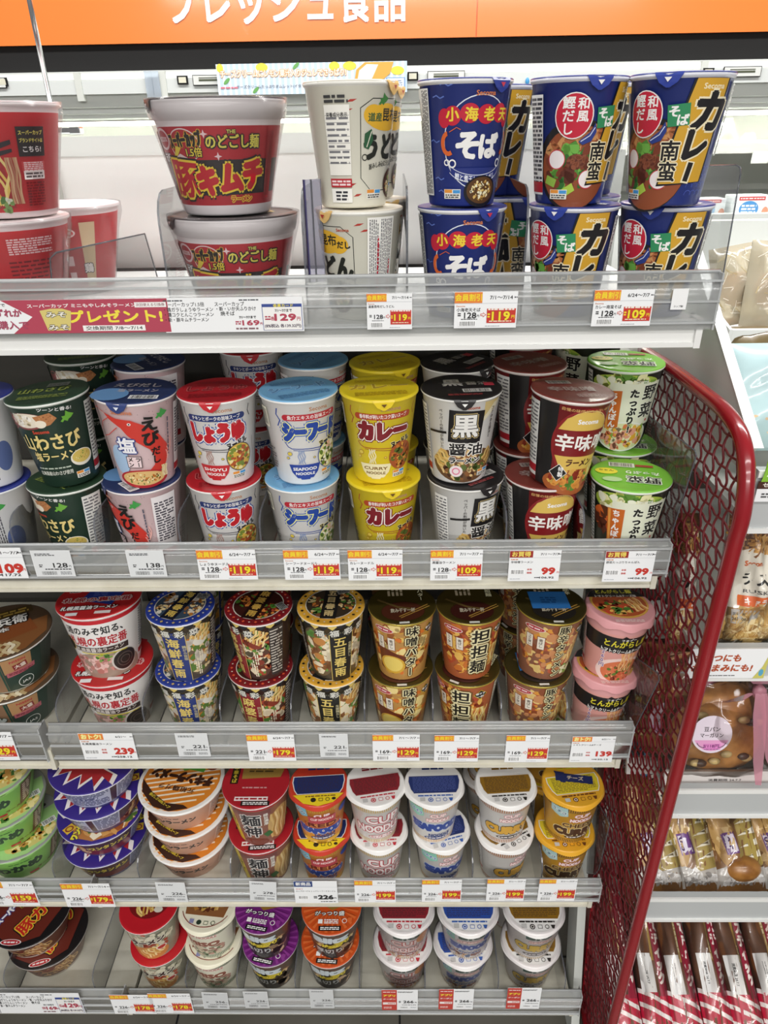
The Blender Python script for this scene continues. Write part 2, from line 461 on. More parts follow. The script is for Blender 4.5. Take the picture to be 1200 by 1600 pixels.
# ------------------------------------------------------------------ printed designs
def nutrition(a, u, v, k=1.0, bg='#ece9e0'):
    a.R(u, v, 19 * k, 9 * k, bg).R(u - 4.5 * k, v + 2.6 * k, 9 * k, 3.2 * k, '#e8963c').R(u + 5 * k, v + 2.2 * k, 8 * k, 3.2 * k, '#4a9ad8').M(u, v - 2 * k, 16 * k, 4 * k, '#444444', 2, 7)
    return a
def panel(a, u, v, w, h, seed=1, bg='#f3f1ee', c='#67676b', rows=16, ver=False, red=True):
    a.R(u, v, w, h, bg).M(u, v + (h * .08 if red else 0), w * .86, h * (.78 if red else .92), c, rows, seed, .44, ver)
    if red: a.R(u, v - h * .4, w, h * .1, '#b8222e')
    return a
def hokkaido(a, u, v, k, c):
    return a.P([(u + x * k, v + y * k) for x, y in ((-5, -3), (-3, -1), (-3.5, 1), (-1, 1), (0, 5), (2, 3), (5.5, 1), (3, -1.5), (1, -2.5), (0, -4), (-2, -2.5), (-3.5, -4))], c)
RED, WHT, BLK = '#c01f2b', '#f4f2ef', '#1b1a1a'
DES = {}

# --- top shelf
def super_art(kimchi=True):
    a = Art()
    if kimchi:
        a.P([(-92, 53), (92, 53), (92, 21), (-92, 19)], '#2a2628')
        a.O(-26, 66, 18, 15.5, 1.1, '#ecd8d6')
        a.T('スーパーカップ', -25, 71, 15, '#1d1a1b', w=37, b=.06, o='#e9c94a', ow=.045, rot=4)
        a.T('1.5倍', -16, 60, 9, '#e8d545', w=17, o='#1d1a1b', ow=.09)
        a.P([(-43, 56), (-36, 66), (-30, 64), (-37, 57)], '#e8d545').P([(-44, 53), (-33, 59), (-16, 51), (-34, 56)], '#ecd8d6')
        a.T('THE', 22, 78, 4.5, '#e8e06a', o='#1d1a1b', ow=.12)
        a.T('のどごし麺', 24, 69, 13, '#e5dd5b', w=52, o='#17161a', ow=.1, o2=None)
        a.P([(-3, 80), (-2, 77), (1, 76), (-2, 75), (-3, 72), (-4, 75), (-7, 76), (-4, 77)], '#f3d8dc').P([(8, 60), (9, 57), (12, 56), (9, 55), (8, 52), (7, 55), (4, 56), (7, 57)], '#f3d8dc')
        a.O(-55, 72, 12, 10, 2.2, '#ecd2d4').T('ACECOOK', -55, 72, 6, '#ecd2d4', w=16)
        a.T('元祖', -57, 55, 8.5, '#efeceb', w=15, o='#1d1a1b', ow=.12)
        a.T('豚', -35, 35, 37, '#c3182a', w=37, b=.06, o='#f0d63e', ow=.055, rot=-5, o2='#1d1a1b')
        a.T('キムチ', 19, 36, 30, '#c3182a', w=72, b=.075, o='#f0d63e', ow=.065, rot=6, o2='#1d1a1b')
        a.T('ラーメン', 30, 16, 7, '#c3182a', w=25, o='#f0d63e', ow=.12)
        panel(a, 66, 48, 10, 66, 9, '#b91f2c', '#2a1416', 20, True, False)
        panel(a, -84, 46, 22, 66, 10, '#b91f2c', '#efd9d9', 20, False, False)
    elif kimchi is False:
        a.P([(-70, 84), (24, 84), (32, 10), (-70, 10)], '#a81f26')
        a.N(-6, 42, 70, 58, ('#e8c765', '#f1dc8c', '#d6a747', '#eed27b'), 22, 4)
        a.F(2, 14, 34, 9, ('#4f7d3a', '#7ea35a', '#dfe6cf'), 40, 3, None, .4)
        a.N(36, 36, 12, 44, ('#c99a74', '#d8b08a', '#b5735a'), 5, 5)
        a.P([(8, 66), (38, 74), (38, 70), (10, 60)], '#2b2a31').P([(8, 60), (38, 66), (38, 63), (10, 55)], '#2b2a31')
        a.T('のどごし麺', -6, 74, 13, '#e5dd5b', w=46, b=.05, o='#17161a', ow=.1)
        a.R(58, 72, 28, 27, '#232021').T('スーパーカップ', 58, 80, 4.5, '#e8e06a', w=24).T('ブランドサイトは', 58, 73, 4.2, '#e8e06a', w=24).T('こちら!', 58, 65, 6.2, WHT, w=19)
        a.R(58, 49, 26, 10, '#d0484a').M(58, 49, 22, 9, '#f2dada', 5, 3).R(58, 41, 24, 8, '#f0e6e4').M(58, 41, 20, 6, '#5a4a4a', 2, 8).M(58, 23, 22, 24, '#7a1018', 9, 4)
        a.R(-104, 49, 40, 70, '#b4222a').M(-104, 52, 34, 56, '#f0dada', 18, 12)
    else:
        a.N(-20, 30, 60, 40, ('#d8a070', '#b5623a', '#e2b888'), 12, 4)
        a.E(-20, 50, 22, 22, '#f1efed').O(-20, 50, 22, 22, 2, '#9c1c24').T('スーパーカップ', -20, 56, 10, '#25427c', w=38, b=.06, rot=6).T('1.5倍', -14, 43, 12, BLK, w=25, b=.05)
        a.T('醤油', -1, 20, 16, '#f1efed', w=36, b=.06, o='#1b1a1b', ow=.09)
        a.P([(20, 98), (74, 98), (70, 6), (22, 6)], '#c6272d').R(48, 82, 46, 18, '#c6272d').O(48, 82, 1, 1, .1, WHT).M(48, 82, 44, 17, '#f2d6d6', 7, 4).M(46, 40, 44, 56, '#74121a', 13, 6, .42)
        a.R(112, 49, 44, 70, '#b4222a').E(112, 78, 15, 6.5, '#f0e4e2').E(112, 78, 13, 5, '#c42a30').T('ACECOOK', 112, 78, 6, '#f0e4e2', w=22, b=.04).O(98, 52, 8, 8, .8, '#5a1a20').E(108, 60, 7, 4, '#f0e4e2').T('Ca', 108, 60, 5, '#c42a30').M(116, 34, 8, 40, '#f0dada', 2, 4).R(100, 16, 24, 4, '#f0e4e2').P([(132, 90), (150, 90), (146, 10), (134, 10)], '#d8c49a').T('鶏', 138, 34, 12, '#f1efed', o='#3a3a44', b=.05)
    return a
g1 = '#c9c6c6'
DES['kimchi'] = make_cup(142, 92, 107, '#efecec', [(10, 83, '#b71f2d')], super_art(True), '#2f2a2b', Art().T('豚キムチ', 0, 0, 26, '#c3182a', w=84, o='#f0d63e'), '#d2cfce', (-62, '#3b3335', '#d9c7cc'), wrap=True, ridge=(88, 2.2))
DES['red_back'] = make_cup(142, 92, 107, '#e3d9d8', [(6, 98, '#c4242b')], super_art(None), '#e8d9d8', None, '#e9e4e2', None, wrap=True)
DES['red_big'] = make_cup(142, 92, 107, '#e3d9d8', [(6, 98, '#c4242b')], super_art(False), '#e8d9d8', None, '#e9e4e2', None, wrap=True)

def udon_art():
    a = Art(); G = '#2c5a3a'; c = '#23251f'
    for pts in ([(-30, 90), (-18, 98), (22, 98), (34, 88), (34, 30), (20, 16), (-18, 16), (-30, 28), (-30, 90)],): a.L(pts, .8, c)
    for x, y in ((-38, 96), (-42, 88), (40, 100), (46, 94), (-40, 22), (-34, 12), (38, 16)): a.P([(x - 5, y - 1), (x - 1, y + 1.4), (x + 5, y + 1.6), (x + 1, y - .6)], '#b0392f')
    a.E(0, 82, 25, 12, '#e0ae2f').E(-17, 84, 10, 9, '#e0ae2f').E(18, 80, 11, 9, '#e0ae2f')
    hokkaido(a, -6, 97, 1.2, '#3f7d3c')
    a.T('道産', -15, 82, 8, G, w=15, b=.05).T('昆布', 5, 84, 12, c, w=22, b=.05).T('だし', 24, 80, 8, c, w=14, b=.05)
    a.T('Secoma', 24, 95, 4.2, '#b5533a')
    a.T('うどん', 3, 56, 25, c, w=58, b=.06)
    a.P([(-26, 68), (-19, 72), (-17, 62), (-22, 54), (-27, 56)], G).L([(-24, 56), (-19, 70)], .8, '#e9e4d2')
    a.T('旨みしみ込むうどん揚げ入り', 4, 38, 5.6, c, w=50, arc=3, b=.02)
    a.O(-26, 47, 3, 3, .8, c).O(33, 47, 3, 3, .8, c)
    a.E(15, 22, 15, 14, '#4a2c20').F(15, 22, 13, 12, ('#c98a3a', '#e2b96a', '#f0e0b8', '#7f9a4a'), 50, 8)
    nutrition(a, -14, 13)
    a.R(-52, 62, 24, 62, '#f2efe6').M(-52, 98, 22, 8, '#3a3a3a', 2, 6).M(-52, 62, 21, 44, '#77777b', 9, 5, .4)
    for i in range(8): a.R(-52, 84 - i * 6, 23, .35, '#8a8a8e')
    a.T('栄養成分表示', -52, 84.5, 4.5, '#3a3a3a', w=20, b=.01).R(-52, 24, 24, 8, '#b8222e').M(-52, 24, 21, 6, '#f3dada', 2, 3).R(-52, 12, 24, 13, '#f6f4ee').M(-52, 12, 14, 10, '#33333a', 3, 5)
    a.R(62, 58, 28, 98, '#f4f2ec').M(62, 58, 25, 94, '#55555b', 13, 14, .5, True).M(59, 58, 2.5, 60, '#c2263a', 1, 5, .6, True).M(73, 44, 2.5, 40, '#c2263a', 1, 9, .6, True)
    return a
DES['udon'] = make_cup(96, 68, 113, '#e9e6d6', [], udon_art(), '#e7e0d0', None, '#f4f2ea', (8, '#e9c27a', '#b0392f'))

def soba_art():
    a = Art(); c = '#dfe3ee'
    for x, y in ((-38, 98), (-30, 108), (44, 96), (-40, 26), (-36, 14), (40, 22), (-44, 60)): a.L([(x - 6, y), (x - 2, y + 1.5), (x + 2, y - 1), (x + 6, y + .5)], 1.1, '#5f77c4')
    a.O(3, 58, 36, 42, 1.0, c)
    for x, y, r in ((-24, 82, 8), (-8, 84, 9), (8, 83, 9), (24, 84, 9), (34, 80, 6), (-32, 80, 6)): a.E(x, y, r, 8.5, '#c4213a')
    for i, ch in enumerate('小海老天'): a.T(ch, -24 + 17.5 * i, 83, 12.5, '#efd23e', b=.05)
    a.T('Secoma', 6, 101, 6, '#d07a4e', b=.03)
    a.T('そ', -9, 56, 27, WHT, b=.055).T('ば', 14, 55, 24, WHT, b=.055)
    a.O(-28, 58, 8, 11, 4, '#d9652c', 20, 100, 300).L([(-27, 68), (-20, 72), (-16, 70)], .7, '#d9652c').O(36, 58, 8, 11, 4, '#d9652c', 20, -120, 80)
    a.O(-24, 40, 4, 4, 1.4, WHT).O(-30, 41, 3, 3, 1.2, WHT).O(30, 40, 4, 4, 1.4, WHT)
    a.P([(-26, 36), (32, 36), (30, 27), (4, 23), (-24, 27)], '#24327a').O(3, 44, 32, 15, .6, c, 30, 200, 340).O(3, 37, 32, 15, .6, c, 30, 200, 340)
    a.T('鰹と煮干しの旨みだし', 3, 29, 6.5, '#e8ecf6', w=48, arc=-3.5, b=.02)
    a.E(10, 14, 21, 15, '#15131a').E(10, 15, 18, 12.5, '#5a3a1c').F(10, 15, 16, 11, ('#dcb768', '#efdba0', '#b98a3f', '#f3eccb'), 60, 5)
    nutrition(a, -24, 12)
    a.R(-60, 58, 22, 96, '#e9e9e6').M(-60, 58, 20, 93, '#3f3f46', 9, 24, .62, True)
    a.R(62, 60, 24, 90, '#e9e9e6').M(62, 60, 21, 86, '#3f3f46', 20, 25)
    return a
DES['soba'] = make_cup(96, 68, 113, '#26357f', [], soba_art(), '#2c3b84', Art().T('小海老天そば', 0, 0, 14, WHT, w=70), '#e9e8ea', (28, '#2f3f92', '#c8324a'))

def curry_art():
    a = Art()
    for x in range(30, 58, 7):
        for y in (10, 17, 24, 31): a.O(x, y, 4.5, 4.5, .6, '#4a5cb0', 14, 0, 180)
    a.E(-18, 36, 42, 42, '#1d1a1c').E(-16, 34, 39, 38, '#8f4a2c')
    a.N(-20, 58, 60, 12, ('#c98f5a', '#a8623a'), 8, 3, 20)
    a.F(-20, 34, 34, 22, ('#4f8a34', '#6fae48', '#2f6a2c', '#7a3a26', '#5d2b1e'), 95, 4, None, .24)
    a.E(-38, 42, 9, 9, '#efe6e6').O(-38, 42, 9, 9, .9, '#c2384a').E(-4, 24, 10, 9, '#efe6e6').O(-4, 24, 10, 9, .9, '#c2384a').E(-18, 40, 10, 7, '#74412c').F(-18, 40, 12, 8, ('#5d2b1e', '#8a4c34'), 24, 9, None, .3)
    a.R(-24, 14, 13, 8, '#a9c84a', 30).R(-44, 22, 12, 8, '#8fb648', -20)
    a.P([(14, 108), (48, 108), (42, 22), (-6, 18)], '#161519').P([(16, 108), (46, 108), (40, 22), (-4, 20)], '#d1a02f')
    a.T('Secoma', 32, 102, 6.4, '#f0e2bd', b=.03)
    for ch, x, y, s in (('カ', 33, 81, 36), ('レ', 27, 54, 30)): a.T(ch, x, y, s, '#1a181a', b=.06, o='#efe3c0', ow=.05, sk=.12)
    a.L([(25, 40), (22, 21)], 8.4, '#efe3c0').L([(25, 39), (22.3, 22.5)], 5.4, '#1a181a')
    a.T('南蛮', 3, 40, 18, '#1a181a', ver=True, b=.055, o='#efe3c0', ow=.055)
    a.R(6, 79, 18, 18, '#2f8a5a', 6).T('そ', 2, 82, 10, WHT, b=.05).T('ば', 10, 75, 10, WHT, b=.05)
    a.E(-24, 80, 17, 20, '#efe9e6').E(-24, 80, 16, 19, '#c4213a').T('和風', -16.5, 85, 10.5, WHT, ver=True, b=.03).T('鰹だし', -29, 80, 11, WHT, ver=True, b=.03)
    a.P([(-18, 58), (-8, 66), (-4, 74), (-2, 66), (-6, 58), (-14, 55)], '#2a3c86').L([(-16, 58), (-8, 63), (-4, 70)], .8, '#d8dcea')
    nutrition(a, -34, 10)
    a.R(60, 74, 8, 60, '#e9e9e6').M(60, 74, 6.5, 57, '#55555c', 2, 5, .6, True).R(-64, 54, 20, 90, '#e9e9e6').M(-64, 54, 18, 86, '#3f3f46', 22, 8).R(-64, 16, 20, 10, '#b8222e')
    return a
DES['curry'] = make_cup(97, 68, 113, '#25347c', [], curry_art(), '#2b3a86', Art().T('カレー南蛮', 0, 0, 18, WHT, w=70), '#dfe0ea', (-8, '#2b3f9a', WHT))

# --- second shelf
def ypb_art(main, c1, o1, o2, sub, subbg, word2, en, bowl, foodcols, deco, w=62, seed=1, subc='#f6f2ee', nood='#b08a80'):
    a = Art()
    a.L([(-38, 103), (-40, 95), (-36, 88), (-40, 80)], 1.6, deco).L([(40, 103), (38, 95), (41, 88)], 1.2, deco).L([(-33, 58), (-30, 53), (-26, 51)], 1.2, deco)
    a.T('Secoma', 8, 102, 7, '#b98a6c', b=.03)
    a.R(0, 92, 58, 8, subbg).E(-29, 92, 4, 4, subbg).E(29, 92, 4, 4, subbg).T(sub, 0, 92, 5.8, subc, w=54, b=.02)
    a.T(main, 0, 73, 27, c1, w=w, b=.09, o=o1, ow=.05, o2=o2)
    a.T(word2, 22, 57, 9, '#1e1b1c', w=26, rot=14, b=.06, o='#f4e6a0' if o1 != WHT else WHT, ow=.07)
    a.L([(-26, 51), (12, 50)], 1, deco).L([(-24, 49), (10, 47)], .8, deco)
    for i in range(4): a.L([(-18 + i * 2.4 + math.sin(k * 1.3 + i) * .9, 49 - k * 2.4) for k in range(9)], 1.1, nood)
    a.P([(-32, 29), (10, 29), (7, 18), (0, 10), (-4, 10), (-5, 8), (-17, 8), (-18, 10), (-22, 10), (-29, 18)], bowl)
    bt = WHT if bowl != WHT and bowl != '#f1e6b8' else '#7d5a1e'
    a.T(en, -11, 23, 5.6, bt, w=32, b=.05).T('NOODLE', -11, 16.5, 5, bt, w=26, b=.05)
    for x, y, q in ((-29, 44, 3), (-32, 38, 2), (2, 38, 1.6)): a.E(x, y, q, q * .9, '#e0c850', 7).O(x, y, q + .3, q, .5, deco, 12)
    a.E(24, 38, 17.5, 19, deco).F(24, 38, 16.5, 18, foodcols, 80, seed, foodcols[0], .2)
    nutrition(a, 22, 14)
    a.B(-60, 88, 14, 26, 4, '#eeece8' if o1 == WHT else '#f0edd8').M(-58, 34, 12, 30, '#666666', 8, 5)
    panel(a, -84, 56, 26, 90, 3); panel(a, 84, 56, 26, 90, 5)
    a.L([(44, 60), (46, 40), (45, 20)], .6, deco)
    return a
def lid_text(main, c, o, n=1, ring=None, w=70):
    a = Art().M(0, -22, 62, 14, c, 5, 3, .4).M(0, 26, 54, 10, c, 4, 6, .4)
    a.T(main, 0, 4, 20, c, w=w, b=.03, o=o, ow=.05)
    return a
FOODY = ('#d9b24a', '#8a4a2a', '#efe0a0', '#b5562c', '#7d8f3a')
DES['shoyu'] = make_cup(96, 66, 113, WHT, [], ypb_art('しょうゆ', RED, WHT, '#2b4a9c', 'チキンとポークの旨味スープ', '#27376f', 'ヌードル', 'SHOYU', '#c2272f', FOODY, '#3a3a44', seed=3), '#b9222c', lid_text('しょうゆ', '#8a1a22', '#cf6a6a'), WHT, (-4, '#c4242e', WHT))
DES['seafood'] = make_cup(96, 66, 113, WHT, [], ypb_art('シーフード', '#27489f', '#f2ee9a', '#3c62b4', '魚介エキスの旨味スープ', '#b82a38', 'ヌードル', 'SEAFOOD', '#2a459c', ('#dfe0a0', '#8aa24a', '#e7b7a0', '#f2efe0', '#5c7a30'), '#2c4a98', w=66, seed=4, nood='#8a9cc4'), '#7cb6de', lid_text('シーフード', '#4d82b4', '#a9d2ee'), WHT, None)
DES['curry_noodle'] = make_cup(96, 66, 113, '#efd52f', [], ypb_art('カレー', '#7e1c26', '#f6f0e6', '#7e1c26', '香辛料が利いたコク深いスープ', '#b04524', 'ヌードル', 'CURRY', '#f1e6b8', ('#a8552a', '#c9762f', '#7c3a1e', '#d99c3c', '#5d6a2a'), '#a8572a', w=58, seed=5, nood='#f3ecca'), '#ecd326', lid_text('カレー', '#b8931c', '#f4e47a'), '#efd52f', (0, '#e9cc28', '#6a4a1a'))

def wasabi_art():
    a = Art(); g = '#e6cf86'
    a.E(-18, 92, 23, 11, '#8a4a4a').E(-18, 93, 21, 9.5, '#e9dfcb').F(-24, 94, 15, 8.5, ('#efe8d8', '#d8c9a8', '#f6f1e6'), 44, 3, None, .3)
    a.P([(-8, 98), (10, 101), (16, 93), (8, 86), (-2, 84)], '#b4784a').F(5, 94, 9, 6, ('#8d5430', '#c9905c'), 16, 5).E(-2, 88, 6, 5, '#efe4cf')
    hokkaido(a, 26, 92, 1.5, '#6cab3c')
    a.T('ツーンと香る!', 16, 104, 5, WHT, w=34, rot=-8, b=.02)
    a.O(-41, 90, 9, 10, 1.2, '#b55a62').M(-41, 90, 10, 12, '#b55a62', 3, 2, .6, True)
    a.T('Secoma', -5, 78, 6, '#cc4a34', b=.04)
    a.T('山わさび', 1, 63, 23, g, w=70, b=.05, o='#20301f', ow=.02)
    a.T('塩ラーメン', 1, 44, 13, g, w=52, b=.035, o='#20301f', ow=.03)
    a.T('北海道産山わさび使用', -6, 21, 6.2, '#d9dcd0', w=46, b=.02).M(-6, 28, 44, 3.2, '#b9c4b4', 1, 4)
    a.E(33, 36, 15, 11, '#efeadb').E(33, 37.5, 13, 8.5, '#d9bf62').F(33, 37.5, 11, 7, ('#efe0a0', '#8b9a3a', '#c8a24a'), 24, 8)
    nutrition(a, 30, 14)
    panel(a, 62, 56, 24, 92, 4, '#ebebe6'); panel(a, -70, 56, 24, 90, 8, '#1d3024', '#b9c4b4', red=False)
    return a
DES['wasabi'] = make_cup(98, 68, 113, '#1d3428', [(108, 109, '#35543f')], wasabi_art(), '#2d4632', Art().T('山わさび', -4, 6, 18, '#9fae4a', w=60).R(8, 24, 26, 14, '#8b8f86').M(8, 24, 22, 10, '#4a4f48', 4, 2).M(0, -20, 58, 12, '#8fa04a', 4, 3), '#e8ece4', None)

def ebi_art():
    a = Art()
    r = random.Random(3)
    for _ in range(60): a.E(r.uniform(-60, 60), r.uniform(8, 108), .5, .5, '#a88a92', 5)
    a.E(-20, 38, 12, 20, '#a9c4e2')
    a.P([(-28, 100), (-14, 94), (2, 92), (16, 84), (30, 70), (40, 54), (42, 40), (36, 26), (24, 18), (14, 22), (22, 30), (24, 40), (18, 52), (6, 62), (-4, 72), (-10, 82), (-22, 92)], '#cf3a30')
    for k in range(5): a.O(24 + k * 1.5, 38 + k * 4, 17, 17, 1.2, '#f0b8b0', 14, -30 - k * 6, 30)
    a.E(0, 87, 2, 1.8, '#f2e9e6', 10).E(0, 87, 1, 1, BLK, 8)
    a.L([(-22, 94), (-34, 86), (-42, 72)], .9, '#cf3a30').L([(-14, 82), (-28, 70), (-38, 66)], .9, '#cf3a30').L([(-28, 100), (-38, 104), (-46, 100)], .9, '#cf3a30')
    a.T('Secoma', -6, 102, 7, '#c87a5a', b=.04)
    hokkaido(a, 34, 96, 1.4, '#3f9a48')
    a.T('えび', 20, 76, 20, BLK, ver=True, b=.05, pitch=.98).T('だし', 25, 43, 12, BLK, ver=True, b=.04, pitch=.95).M(42, 64, 3, 50, '#555566', 1, 4, .5, True)
    a.T('塩', -8, 58, 22, '#f4f2f6', b=.05, o='#2b3f86', ow=.06)
    a.R(-2, 36, 18, 16, '#2a1e22').R(-2, 36, 16.4, 14.4, '#f0d8da').T('ラー', 3, 36, 7, BLK, ver=True, b=.04).T('メン', -6, 36, 7, BLK, ver=True, b=.04)
    a.E(6, 12, 32, 13, '#b3262e').E(6, 13, 28, 10, '#dfb877').F(6, 13, 26, 9, ('#9a5a2c', '#5d7a34', '#f0dca4', '#c8742c'), 70, 6).N(34, 20, 8, 16, ('#e8d39a', '#f2e6bc'), 4, 2)
    a.R(66, 58, 28, 92, '#efe9ea').M(66, 66, 23, 60, '#55505a', 16, 7).R(66, 18, 28, 9, '#b8222e'); panel(a, -66, 58, 22, 90, 6)
    return a
DES['shrimp'] = make_cup(98, 68, 113, '#f2d4d6', [], ebi_art(), '#2b3a66', Art().E(-26, -16, 22, 22, '#6f9fd2').T('えびだし', 0, 18, 15, '#c9c4c8', w=56, b=.04).T('塩ラーメン', 4, -2, 12, '#b9b6c0', w=48, b=.04).B(16, -26, 34, 13), '#f4ecec', (-12, '#34447a', '#e2e6f0'))

def kuro_art():
    a = Art()
    a.P([(20, 108), (44, 108), (20, 88)], '#c8b27a').P([(50, 108), (34, 104), (16, 84), (22, 84)], '#d8cfb4')
    a.E(2, 26, 46, 24, '#6a4a30').F(2, 26, 43, 22, ('#4a2d1e', '#c99a5a', '#8a5a34', '#e2c48a', '#5a6a30'), 110, 7, None, .2).N(-30, 34, 24, 18, ('#e2c27a', '#d0a85c'), 6, 2, 50).N(38, 34, 20, 18, ('#e2c27a', '#b88a48'), 5, 3, -40)
    a.E(-10, 18, 9, 8, '#f2e4e4').O(-10, 18, 5.5, 5, 1.6, '#e07a9a')
    a.R(0, 78, 39, 42, '#161416', -3).T('黒', 0, 79, 31, '#e9e7e2', b=.07, o='#161416', ow=.03, o2='#c8b27a')
    a.T('醤油', 2, 48, 17, '#161416', w=42, b=.065, o='#f2efe8', ow=.06)
    a.T('ラーメン', 1, 33, 9.5, '#161416', w=40, b=.055, o='#f2efe8', ow=.09)
    a.T('ペッパーの刺激が効いた', -28, 74, 4.6, '#3a3636', ver=True, b=.01).T('コクのある醤油と', 32, 80, 5, '#3a3636', ver=True, b=.01)
    a.L([(-46, 68), (-22, 70)], 3, '#1c1a1a').T('Secoma', 6, 103, 5, '#b5533a', b=.03)
    nutrition(a, 30, 14); panel(a, -58, 54, 18, 92, 7, '#efeeea'); a.M(56, 60, 14, 86, '#5a5a5e', 5, 9, .5, True)
    return a
DES['black_soy'] = make_cup(98, 68, 113, '#efeeeb', [], kuro_art(), '#211f20', Art().T('黒', -10, 14, 26, '#b5b2ac', b=.06).R(-10, 14, 34, .8, '#8a867c').T('醤油', 20, 10, 12, '#9a968e', w=26).B(16, -16, 34, 12, 5, '#d2d0cc').M(0, -30, 40, 6, '#a04040', 2, 3).R(34, 6, 12, 12, '#c03a4a'), '#e9e7e2', (-4, '#252223', '#efeeeb'))

def miso_art():
    a = Art(); c = '#e8d28a'
    a.R(-40, 57, 24, 112, '#191718').E(6, 60, 38, 46, '#8a1f22').E(6, 60, 34, 43, '#e8d28a').E(6, 60, 33, 42, '#7c1a1f')
    a.P([(-26, 77), (-18, 92), (-4, 101), (14, 101), (28, 92), (37, 77)], '#dcb95a').P([(-26, 44), (-18, 28), (-4, 19), (14, 19), (28, 28), (37, 44)], '#dcb95a')
    a.R(6, 60.5, 68, 34, '#7e161c')
    a.T('Secoma', 6, 89, 8, WHT, b=.04).T('辛味噌', 6, 61, 23, '#f4f1ea', w=66, b=.06)
    a.T('ラーメン', 8, 35, 11, '#4a1a16', w=36, b=.05, sk=.15)
    a.T('自慢の味噌がコク深い味わい', 6, 104, 4.4, '#d8a868', w=62, arc=-2, b=.01)
    a.E(8, 8, 46, 18, '#a85a2c').F(8, 12, 44, 15, ('#c9763a', '#e8b85a', '#8a2d1c', '#5d8a34', '#d9913c'), 110, 9, None, .3).N(34, 24, 16, 22, ('#e8c870', '#f0dc98'), 6, 4)
    a.R(-18, 21, 17, 17, '#e8e6e0', 45).R(-18, 21, 15.6, 15.6, '#161415', 45).T('特製', -15, 22, 7, WHT, ver=True, b=.03)
    panel(a, -62, 56, 22, 96, 5, '#e9e8e4'); panel(a, 64, 56, 22, 92, 6, '#1b191a', '#c9c6c0', red=False)
    return a
DES['spicy_miso'] = make_cup(98, 68, 113, '#7e1a1e', [], miso_art(), '#7a3730', Art().T('辛味噌', -2, 0, 18, '#a8928c', w=58, b=.05).B(-8, 26, 30, 12, 3, '#b5a6a0').M(14, -24, 36, 10, '#b08a84', 4, 5), '#e9ded8', None)

def champon_art():
    a = Art()
    a.F(-2, 92, 44, 16, ('#7fa83a', '#c9d46a', '#5a8a2c', '#e9e6b0', '#eef0d8'), 80, 4, '#a8c04a', .4)
    a.F(-30, 66, 18, 18, ('#b5431f', '#d9682c', '#5a2a1c'), 26, 6, '#5d3018', .4)
    a.R(14, 66, 70, 60, '#e6e9d2')
    a.E(4, 20, 40, 22, '#eef0ea').F(4, 20, 37, 20, ('#c9d68a', '#8aae48', '#d9764a', '#f0e8c0', '#e8b23c', '#e9a48a'), 120, 8, '#dfe2b0', .24)
    a.P([(-26, 84), (-6, 86), (-6, 34), (-24, 30)], '#c9661f').P([(-25, 83), (-22, 83.4), (-20, 31), (-23, 30.6)], '#e8a04a').T('ちゃんぽん', -15, 58, 10, WHT, ver=True, b=.05)
    a.T('たっぷり!', 9, 57, 12.5, '#1b1c18', ver=True, b=.055, o='#eef0e0', ow=.05).T('野菜', 30, 70, 22, '#1b1c18', ver=True, b=.05, o='#eef0e0', ow=.04, pitch=1.15)
    a.E(36, 42, 2, 2, '#c4212f', 8).T('Secoma', 14, 99, 6, '#eef0e0', b=.03)
    a.R(-54, 57, 14, 100, '#20231d'); panel(a, -54, 57, 13, 96, 5, '#e9e9e2'); a.R(66, 57, 26, 100, '#20231d').M(66, 57, 22, 90, '#c9ccc0', 22, 6)
    a.T('野菜', 86, 60, 12, '#c9ccc0', b=.04).T('50', 86, 46, 12, '#c9ccc0', b=.04)
    return a
DES['vegetable'] = make_cup(100, 70, 113, '#2a2f22', [], champon_art(), '#7cc23a', Art().B(-10, 28, 32, 13, 6, '#e2e6d6').E(-30, 6, 14, 9, '#f0e23a').T('ちゃん', -30, 8, 5, BLK, w=18).T('野菜', 14, -14, 20, '#1b1c18', w=40, b=.05, o='#eef6e0', ow=.07, rot=178).T('たっぷり', 14, 6, 10, '#eef6e0', w=40, b=.05, rot=178).E(-24, -18, 12, 7, '#b9dc9a').R(18, 28, 22, 6, '#b04a3a'), '#e8eee0', None)

def bluewhite_art():
    a = Art(); panel(a, 0, 56, 40, 92, 6, '#f1f1f1', '#4a4a50', 20).M(34, 56, 20, 92, '#55555c', 7, 9, .5, True).M(-34, 56, 20, 92, '#c04a5a', 7, 8, .5, True)
    hokkaido(a, 44, 92, 1.5, '#3f9a48'); a.E(56, 40, 12, 20, '#5a6a9a'); return a
DES['white_blue'] = make_cup(98, 68, 113, '#efeff0', [], bluewhite_art(), '#2f3b90', Art().R(10, -20, 30, 12, '#d9dbe6').M(10, -20, 26, 9, '#444a6a', 3, 4).T('ラーメン', 0, 10, 12, '#9aa6da', w=50), '#eceef2', None)

